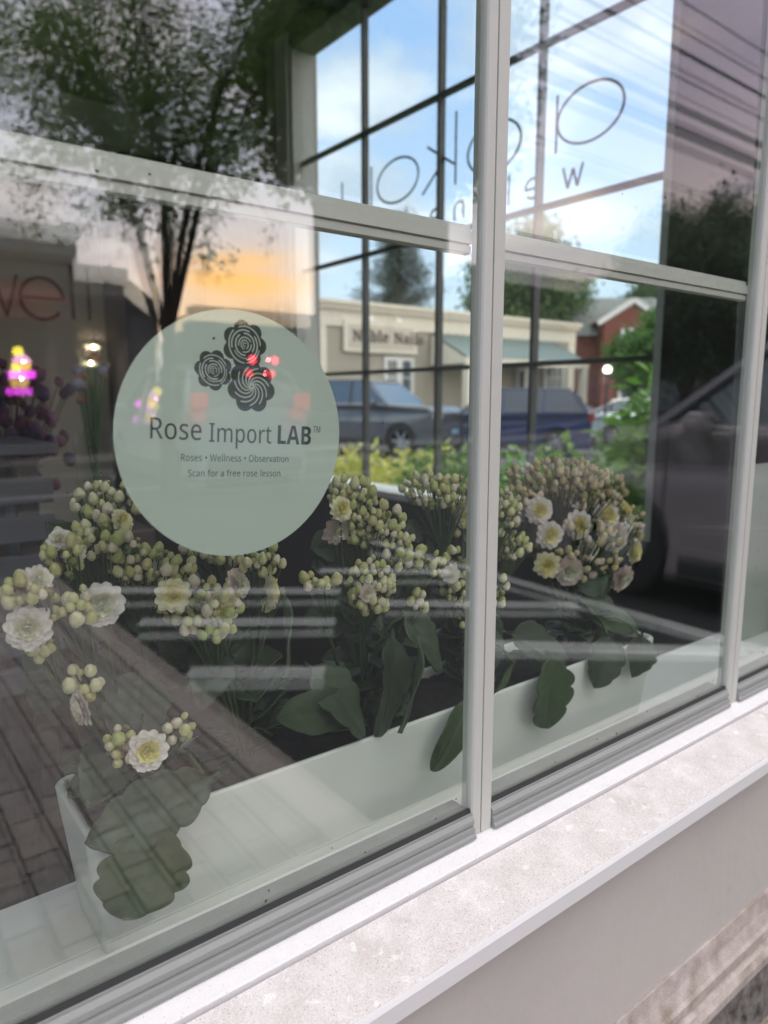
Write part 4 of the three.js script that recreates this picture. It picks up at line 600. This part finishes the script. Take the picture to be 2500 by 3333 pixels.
// ---------- vegetation ----------
function leafCluster(n, R, L, W) {
  const pos = []; for (let i = 0; i < n; i++) { const c = V(rr(-1, 1), rr(-1, 1), rr(-1, 1)).multiplyScalar(R), d = V(rr(-1, 1), rr(-0.9, 0.6), rr(-1, 1)).normalize(), s = V(rr(-1, 1), rr(-1, 1), rr(-1, 1)).cross(d).normalize(), u = V(0, 0, 0).crossVectors(d, s), l = L * rr(0.7, 1.2), a = c, b = c.clone().addScaledVector(d, l * 0.45).addScaledVector(s, W * 0.5).addScaledVector(u, W * 0.14), e = c.clone().addScaledVector(d, l).addScaledVector(u, -W * 0.1), f = c.clone().addScaledVector(d, l * 0.45).addScaledVector(s, -W * 0.5).addScaledVector(u, W * 0.14); for (const q of [a, b, e, a, e, f]) pos.push(q.x, q.y, q.z); }
  const g = new THREE.BufferGeometry(); g.setAttribute('position', new THREE.Float32BufferAttribute(pos, 3)); g.computeVertexNormals(); return g;
}
function crown(parent, name, points, geo, mat, s0, s1, tint) {
  const m = new THREE.InstancedMesh(geo, mat, points.length), M4 = new THREE.Matrix4(), q = new THREE.Quaternion(), c = new THREE.Color();
  points.forEach((p, i) => { q.setFromEuler(new THREE.Euler(rr(-0.8, 0.8), rr(0, 6.28), rr(-0.8, 0.8))); const s = rr(s0, s1); m.setMatrixAt(i, M4.compose(p, q, V(s, s, s))); const k = rr(1 - tint, 1 + tint); m.setColorAt(i, c.setRGB(k * rr(0.92, 1.1), k, k * rr(0.85, 1.1))); });
  m.name = name; m.userData.kind = 'stuff'; shadow(m); parent.add(m); return m;
}
const leafM = (r, g, b) => phys(r, g, b, 0.85, { transmission: 0.45, thickness: 0, side: THREE.DoubleSide });
const bark = std(1, 1, 1, 0.95, { map: blotch(256, 0.6, [0.085, 0.068, 0.056], 0.5, 12, 6.2, 0.4), bumpMap: softGrain, bumpScale: 0.02 });
const LC = [leafCluster(12, 0.16, 0.095, 0.055), leafCluster(12, 0.26, 0.17, 0.10), leafCluster(16, 0.10, 0.062, 0.036), leafCluster(26, 0.30, 0.30, 0.02)];
function tree(label, [x, y, z], { h = 7, fork = 2.4, r = 1.6, n = 3, dens = 26, geo = LC[0], col = [0.06, 0.095, 0.03], trunk = 0.11, tips = 46, low = 0.58, group = 'street trees', s = [0.8, 1.4], spread = 0.34 }) {
  const o = thing('leafy_tree', label, 'tree', [x, y, z], 0, group), G = [], pts = [];
  const lead = V(rr(-0.1, 0.1), fork, rr(-0.1, 0.1)); G.push(tube([V(0, -0.05, 0), V(rr(-0.06, 0.06), fork * 0.5, rr(-0.06, 0.06)), lead], trunk * 1.25, trunk * 0.85, 10, 10));
  const limbs = []; for (let i = 0; i < n; i++) { const a = i / n * 6.283 + rr(-0.4, 0.4), t = V(Math.cos(a) * r * rr(0.35, 0.6), h * rr(0.70, 0.82), Math.sin(a) * r * rr(0.35, 0.6)), m = lead.clone().lerp(t, 0.5).add(V(rr(-0.15, 0.15), 0.1, rr(-0.15, 0.15))); limbs.push([lead, m, t]); G.push(tube([lead, m, t], trunk * 0.62, trunk * 0.2, 8, 10)); }
  for (let i = 0; i < tips; i++) { const L = limbs[i % n], c = new THREE.CatmullRomCurve3(L), b = c.getPointAt(rr(0.3, 1)), a = rr(0, 6.283), ph = Math.acos(rr(-0.75, 1)), cy = h * (low + 1) / 2, t = V(Math.cos(a) * Math.sin(ph) * r * rr(0.6, 1.05), cy + Math.cos(ph) * h * (1 - low) / 2 * rr(0.75, 1.05), Math.sin(a) * Math.sin(ph) * r * rr(0.6, 1.05)), m = b.clone().lerp(t, 0.5).add(V(0, 0.12, 0)); G.push(tube([b, m, t], trunk * 0.16, trunk * 0.04, 4, 5)); const tc = new THREE.CatmullRomCurve3([b, m, t]); for (let k = 0; k < dens; k++) { const p = tc.getPointAt(Math.pow(rnd(), 0.6)), q = spread * (r / 1.6); pts.push(p.add(V((rnd() + rnd() - 1) * q, (rnd() + rnd() - 1) * q * 0.8, (rnd() + rnd() - 1) * q))); } }
  part(o, 'trunk', G, bark); crown(o, 'crown', pts, geo, leafM(...col), s[0], s[1], 0.3); return o;
}
tree('airy street tree with forked dark trunk mirrored in the near panes', [3.55, 0, 9.0], { h: 7.7, fork: 2.0, r: 2.6, n: 6, tips: 92, dens: 12, trunk: 0.09, low: 0.33, col: [0.22, 0.34, 0.09], spread: 0.34, geo: LC[2], s: [1.0, 1.7] });
tree('dense street tree mirrored before the side window panes', [7.75, 0, 9.6], { h: 9.8, fork: 2.6, r: 2.35, n: 5, tips: 130, dens: 36, trunk: 0.13, low: 0.42, col: [0.14, 0.22, 0.06], spread: 0.55, geo: LC[1], s: [0.7, 1.2] });
tree('broad dark tree mirrored above the far panes, behind the wires', [25.5, 0, 14], { h: 8.6, fork: 2.4, r: 3.2, n: 4, tips: 60, dens: 36, geo: LC[1], trunk: 0.2, low: 0.42 });
tree('tall dark tree mirrored at the far edge of the panes', [32, 0, 15], { h: 10, fork: 2.6, r: 3.6, n: 4, tips: 60, dens: 36, geo: LC[1], trunk: 0.2, low: 0.4 });
tree('low bushy tree mirrored right behind the parked car', [17.5, 0, 9.6], { h: 5.4, fork: 1.3, r: 2.6, n: 4, tips: 60, dens: 40, geo: LC[1], trunk: 0.16, low: 0.25 });
tree('low dense tree mirrored behind the roof of the parked car', [23, 0, 9.2], { h: 6, fork: 1.4, r: 3.0, n: 4, tips: 60, dens: 40, geo: LC[1], trunk: 0.16, low: 0.25 });
tree('leafy green tree behind the salon roof', [36.6, -0.2, -32], { h: 12.8, fork: 3, r: 4.2, n: 5, tips: 80, dens: 40, geo: LC[1], trunk: 0.3, low: 0.36, col: [0.09, 0.19, 0.04], s: [1.2, 2], group: 'trees behind the parking lot', spread: 0.4 });
tree('tall green tree standing behind the brick house roof', [53, -0.2, -33], { h: 11, fork: 3, r: 3.4, n: 5, tips: 70, dens: 36, geo: LC[1], trunk: 0.25, low: 0.4, col: [0.06, 0.13, 0.03], s: [1.2, 2], group: 'trees behind the parking lot' });
tree('round bright green tree before the brick house', [28.2, -0.2, -17.5], { h: 5.2, fork: 1.2, r: 1.7, n: 4, tips: 60, dens: 36, geo: LC[1], trunk: 0.14, low: 0.2, col: [0.10, 0.23, 0.04], s: [0.9, 1.5], group: 'trees behind the parking lot' });
{
  const o = thing('pine_tree', 'dark tiered pine tree rising behind the salon sign', 'tree', [27.6, -0.2, -34.0], 0, 'trees behind the parking lot'), G = [tube([V(0, 0, 0), V(0.1, 6, 0), V(0, 12.3, 0)], 0.26, 0.05, 8, 12)], pts = [];
  for (let k = 0; k < 46; k++) { const y = 5.2 + k * 0.15 + rr(-0.1, 0.1), a = k * 2.4 + rr(-0.4, 0.4), L = (12.6 - y) * 0.42 * rr(0.65, 1.1) + 0.4, t = V(Math.cos(a) * L, y + 0.15 * L, Math.sin(a) * L); G.push(tube([V(0, y, 0), V(t.x * 0.5, y - 0.05, t.z * 0.5), t], 0.05, 0.012, 4, 5)); for (let i = 0; i < 16 * L; i++) { const q = Math.pow(rnd(), 0.7); pts.push(V(t.x * q + rr(-0.3, 0.3), lerp(y, t.y, q) + rr(-0.06, 0.22), t.z * q + rr(-0.3, 0.3))); } }
  part(o, 'trunk', G, bark); crown(o, 'needles', pts, LC[3], leafM(0.035, 0.06, 0.03), 0.8, 1.3, 0.25);
}
function shrub(label, [x, y, z], rx, ry, rz, n, col, geo, s, group = 'shrubs outside the side window') {
  const o = thing('leafy_shrub', label, 'shrub', [x, y, z], 0, group), G = [], pts = [];
  for (let i = 0; i < 12; i++) { const a = rr(0, 6.28), t = V(Math.cos(a) * rx * rr(0.3, 0.8), ry * rr(1.1, 1.9), Math.sin(a) * rz * rr(0.3, 0.8)); G.push(tube([V(rr(-0.05, 0.05), 0, rr(-0.05, 0.05)), V(t.x * 0.4, t.y * 0.5, t.z * 0.4), t], 0.012, 0.004, 5, 5)); }
  for (let i = 0; i < n; i++) { const a = rr(0, 6.28), ph = Math.acos(rr(-1, 1)), q = Math.pow(rnd(), 0.35), lump = 1 + 0.28 * fbm(Math.cos(a) * 2 + x, Math.cos(ph) * 2, Math.sin(a) * 2 + z, 3); pts.push(V(Math.cos(a) * Math.sin(ph) * rx * q * lump, ry + Math.cos(ph) * ry * q * lump, Math.sin(a) * Math.sin(ph) * rz * q * lump)); }
  part(o, 'stems', G, bark); crown(o, 'foliage', pts, geo, leafM(...col), s[0], s[1], 0.28);
}
const GRN = [0.19, 0.38, 0.05], YEL = [0.60, 0.60, 0.13];
shrub('tall bright green shrub right outside the near end of the side window', [2.85, -0.1, -1.22], 0.42, 0.70, 0.32, 620, GRN, LC[2], [1.0, 1.7]);
shrub('green shrub next along the wall, beside the tall one', [3.05, -0.1, -2.05], 0.45, 0.50, 0.42, 560, GRN, LC[2], [1.0, 1.7]);
shrub('lower green shrub seen just past the middle window bar', [3.05, -0.1, -2.75], 0.42, 0.49, 0.40, 460, [0.12, 0.24, 0.035], LC[2], [0.9, 1.5]);
shrub('golden yellow shrub nearest the middle window bar', [3.30, -0.1, -3.45], 0.42, 0.47, 0.42, 460, YEL, LC[2], [0.8, 1.4]);
shrub('golden yellow shrub beside the green tuft, below the pickup', [3.20, -0.1, -4.15], 0.42, 0.45, 0.40, 440, YEL, LC[2], [0.8, 1.4]);
shrub('short green tuft of shrub at the far end of the row', [3.15, -0.1, -4.95], 0.45, 0.42, 0.42, 420, [0.13, 0.24, 0.045], LC[2], [0.8, 1.4]);

// ---------- across the street (seen in the glass) ----------
{
  const gl = phys(0.06, 0.065, 0.07, 0.08);
  const a = thing('corner_shop', 'flat grey shop across the street with pale parapet and dark glass front', 'building');
  part(a, 'wall', box(-14, 4.18, 0, 3.95, 15.3, 24), std(0.22, 0.20, 0.185, 0.8)); part(a, 'parapet', box(-14.1, 4.24, 3.951, 4.42, 15.2, 24.1), std(0.30, 0.27, 0.255, 0.8));
  part(a, 'parapet_cap', box(-14.2, 4.30, 4.421, 4.62, 15.1, 24.2), std(0.75, 0.72, 0.72, 0.6));
  for (let i = 0; i < 5; i++) { const x = -9.5 + i * 2.7, w = part(a, 'shop_front', [box(x - 0.08, x, 0.4, 2.9, 15.22, 15.30), box(x + 2.3, x + 2.38, 0.4, 2.9, 15.22, 15.30), box(x, x + 2.3, 2.82, 2.9, 15.22, 15.30)], std(0.35, 0.34, 0.33, 0.6)); part(w, 'pane', box(x, x + 2.3, 0.45, 2.82, 15.25, 15.29), gl); }
  part(a, 'awning', profileX([[15.29, 3.5], [14.2, 3.05], [14.2, 2.98], [15.29, 3.42]], -10, 3.8), std(0.30, 0.09, 0.08, 0.8));
  // small lit dessert sign: yellow cherry, striped scoop, magenta tray
  const s = thing('neon_sign', 'small lit dessert sign in yellow, pink and magenta on the shop across', 'sign', [3.02, 1.86, 15.10]);
  const em = (r, g, b, k) => std(0.3, 0.3, 0.3, 0.5, { emissive: lin(r, g, b), emissiveIntensity: k });
  part(s, 'neon_cherry', new THREE.SphereGeometry(0.10, 16, 12).translate(-0.02, 0.30, 0), em(1, 0.85, 0.05, 6)); part(s, 'neon_scoop', [new THREE.SphereGeometry(0.17, 20, 12, 0, 6.283, 0, 1.6).translate(0.03, 0.09, 0)], em(1, 0.5, 0.75, 5)); part(s, 'neon_cup', new THREE.CylinderGeometry(0.17, 0.14, 0.13, 20).translate(0.03, 0.02, 0), em(1, 0.6, 0.08, 5)); part(s, 'neon_tray', rbox(-0.22, 0.26, -0.20, -0.06, -0.04, 0.04, 0.03), em(1, 0.05, 1, 6)); part(s, 'bracket', box(-0.2, 0.25, -0.24, 0.36, 0.05, 0.19), blackM);
  const pl = new THREE.PointLight(lin(1, 0.5, 0.8), 0.3, 8); pl.position.set(0, 0.1, -0.35); pl.castShadow = true; s.add(pl);
  const b = thing('narrow_shop', 'narrow grey shopfront stepping down beside the flat shop across', 'building'); part(b, 'wall', box(4.35, 5.75, 0, 4.0, 17, 25), std(0.24, 0.225, 0.22, 0.8)); part(b, 'parapet_cap', box(4.30, 5.80, 4.001, 4.25, 16.9, 25.1), std(0.66, 0.62, 0.62, 0.6)); part(b, 'door', box(4.7, 5.4, 0.1, 2.3, 16.95, 16.999), gl); part(b, 'shop_sign', box(4.55, 5.6, 2.6, 3.2, 16.9, 16.999), std(0.12, 0.11, 0.10, 0.6));
  for (const [x, y] of [[4.86, 2.42], [5.22, 2.42]].slice(0, 1)) { const l = thing('wall_lamp', 'lit warm strip lamp on the narrow shopfront across', 'lamp', [x, y, 16.75]); part(l, 'lamp_tube', new THREE.CapsuleGeometry(0.055, 0.22, 6, 12).rotateZ(Math.PI / 2), std(0.9, 0.85, 0.7, 0.5, { emissive: lin(1, 0.82, 0.5), emissiveIntensity: 8 })); part(l, 'bracket', box(-0.04, 0.04, -0.03, 0.03, 0.06, 0.14), blackM); const p2 = new THREE.PointLight(lin(1, 0.8, 0.5), 3, 8); p2.position.set(0, 0, -0.12); p2.castShadow = true; l.add(p2); }
  const g = thing('gabled_house', 'grey house with a steep gable among the roofs across the street', 'house', [7.9, 0, 25]);
  part(g, 'wall', box(-1.6, 1.6, 0, 4.2, 0, 7), std(0.26, 0.25, 0.25, 0.8)); { const s2 = new THREE.Shape([new THREE.Vector2(-2, 4.21), new THREE.Vector2(0, 5.7), new THREE.Vector2(2, 4.21)]); part(g, 'roof', new THREE.ExtrudeGeometry(s2, { depth: 7.4, bevelEnabled: false }).translate(0, 0, -0.2), std(0.10, 0.10, 0.11, 0.9)); } part(g, 'window', box(-0.5, 0.5, 2, 3.3, -0.04, -0.001), gl); part(g, 'door', box(-1.3, -0.6, 0.1, 2.1, -0.04, -0.001), std(0.1, 0.05, 0.04, 0.6));
  const c = thing('long_store', 'long dark store building across the street with stepped flat roofs', 'building'); part(c, 'wall', box(9.6, 21.0, 0, 4.0, 22, 24.5), std(0.115, 0.105, 0.10, 0.85)); part(c, 'roof_edge', box(9.5, 21.0, 4.001, 4.22, 21.8, 22.49), std(0.10, 0.10, 0.10, 0.8)); part(c, 'tall_wall', box(15.5, 21, 0, 8.8, 22.5, 24.2), std(0.115, 0.09, 0.08, 0.85)); part(c, 'tall_roof_edge', box(15.4, 21.1, 8.801, 9.05, 22.3, 24.3), std(0.10, 0.10, 0.10, 0.8)); part(c, 'rear_wall', box(21.001, 46, 0, 6.6, 21.95, 32), std(0.115, 0.10, 0.09, 0.85)); part(c, 'rear_roof_edge', box(21.11, 46.1, 6.601, 6.8, 21.8, 32.1), std(0.10, 0.10, 0.10, 0.8)); for (let i = 0; i < 9; i++) { const x = 10.6 + i * 3.2, w = part(c, 'window', x > 19 ? [box(x, x + 2.2, 2.5, 2.6, 21.83, 21.899), box(x, x + 2.2, 0.7, 0.8, 21.83, 21.899), box(x, x + 0.1, 0.8, 2.5, 21.83, 21.899), box(x + 2.1, x + 2.2, 0.8, 2.5, 21.83, 21.899)] : [box(x, x + 2.2, 2.5, 2.6, 21.93, 21.999), box(x, x + 2.2, 0.7, 0.8, 21.93, 21.999), box(x, x + 0.1, 0.8, 2.5, 21.93, 21.999), box(x + 2.1, x + 2.2, 0.8, 2.5, 21.93, 21.999)], std(0.25, 0.24, 0.23, 0.7)); part(w, 'pane', box(x + 0.1, x + 2.1, 0.8, 2.5, x > 19 ? 21.85 : 21.96, x > 19 ? 21.88 : 21.99), gl); }
  // traffic lights: two red heads on a post
  const tl = thing('traffic_signal', 'signal post with glowing red lights across the street', 'traffic light', [6.7, 0, 12.2]); part(tl, 'post', new THREE.CylinderGeometry(0.06, 0.08, 2.6, 12).translate(0, 1.3, 0), blackM); for (const dx of [-0.24, 0.24]) { const hd = part(tl, 'signal_head', rbox(dx - 0.13, dx + 0.13, 1.40, 2.15, -0.12, 0.10, 0.03), blackM); part(hd, 'signal_lamp', new THREE.SphereGeometry(0.085, 16, 10).translate(dx, 2.0, -0.10), std(0.4, 0.05, 0.05, 0.4, { emissive: lin(1, 0.06, 0.10), emissiveIntensity: 8 })); } part(tl, 'cross_arm', box(-0.3, 0.3, 1.7, 1.78, -0.03, 0.03), blackM);
  const p3 = new THREE.PointLight(lin(1, 0.1, 0.12), 0.15, 6); p3.position.set(0, 2.0, -0.3); p3.castShadow = true; tl.add(p3);
  // overhead lines
  const wm = std(0.02, 0.02, 0.022, 0.7);
  const wires = [[5.90, 0.075, 7, 'lowest and thickest black overhead cable'], [6.28, 0.060, 7, 'thick black overhead cable, second from below'], [6.75, 0.020, 7, 'thin overhead wire just above the thick cables'], [7.02, 0.020, 6.8, 'thin overhead wire, second of the upper wires'], [7.30, 0.018, 7.2, 'thin overhead wire, third of the upper wires'], [7.48, 0.018, 7, 'thin overhead wire beneath the topmost'], [7.66, 0.018, 6.7, 'topmost thin overhead wire'], [5.02, 0.009, 7.1, 'fine low service wire crossing before the trees'], [5.20, 0.009, 7.3, 'fine service wire just above the low one']];
  for (const [y, r, z, l] of wires) { const pts = []; for (let i = 0; i <= 8; i++) { const t = i / 8; pts.push(V(-34 + 96 * t, y + 0.55 * Math.pow(2 * t - 1, 2) - 0.05, z)); } solo('overhead_wire', l, 'wire', tube(pts, r, r, 6, 40), wm, 'overhead wires along the street'); }
}

renderer.render(scene, camera);
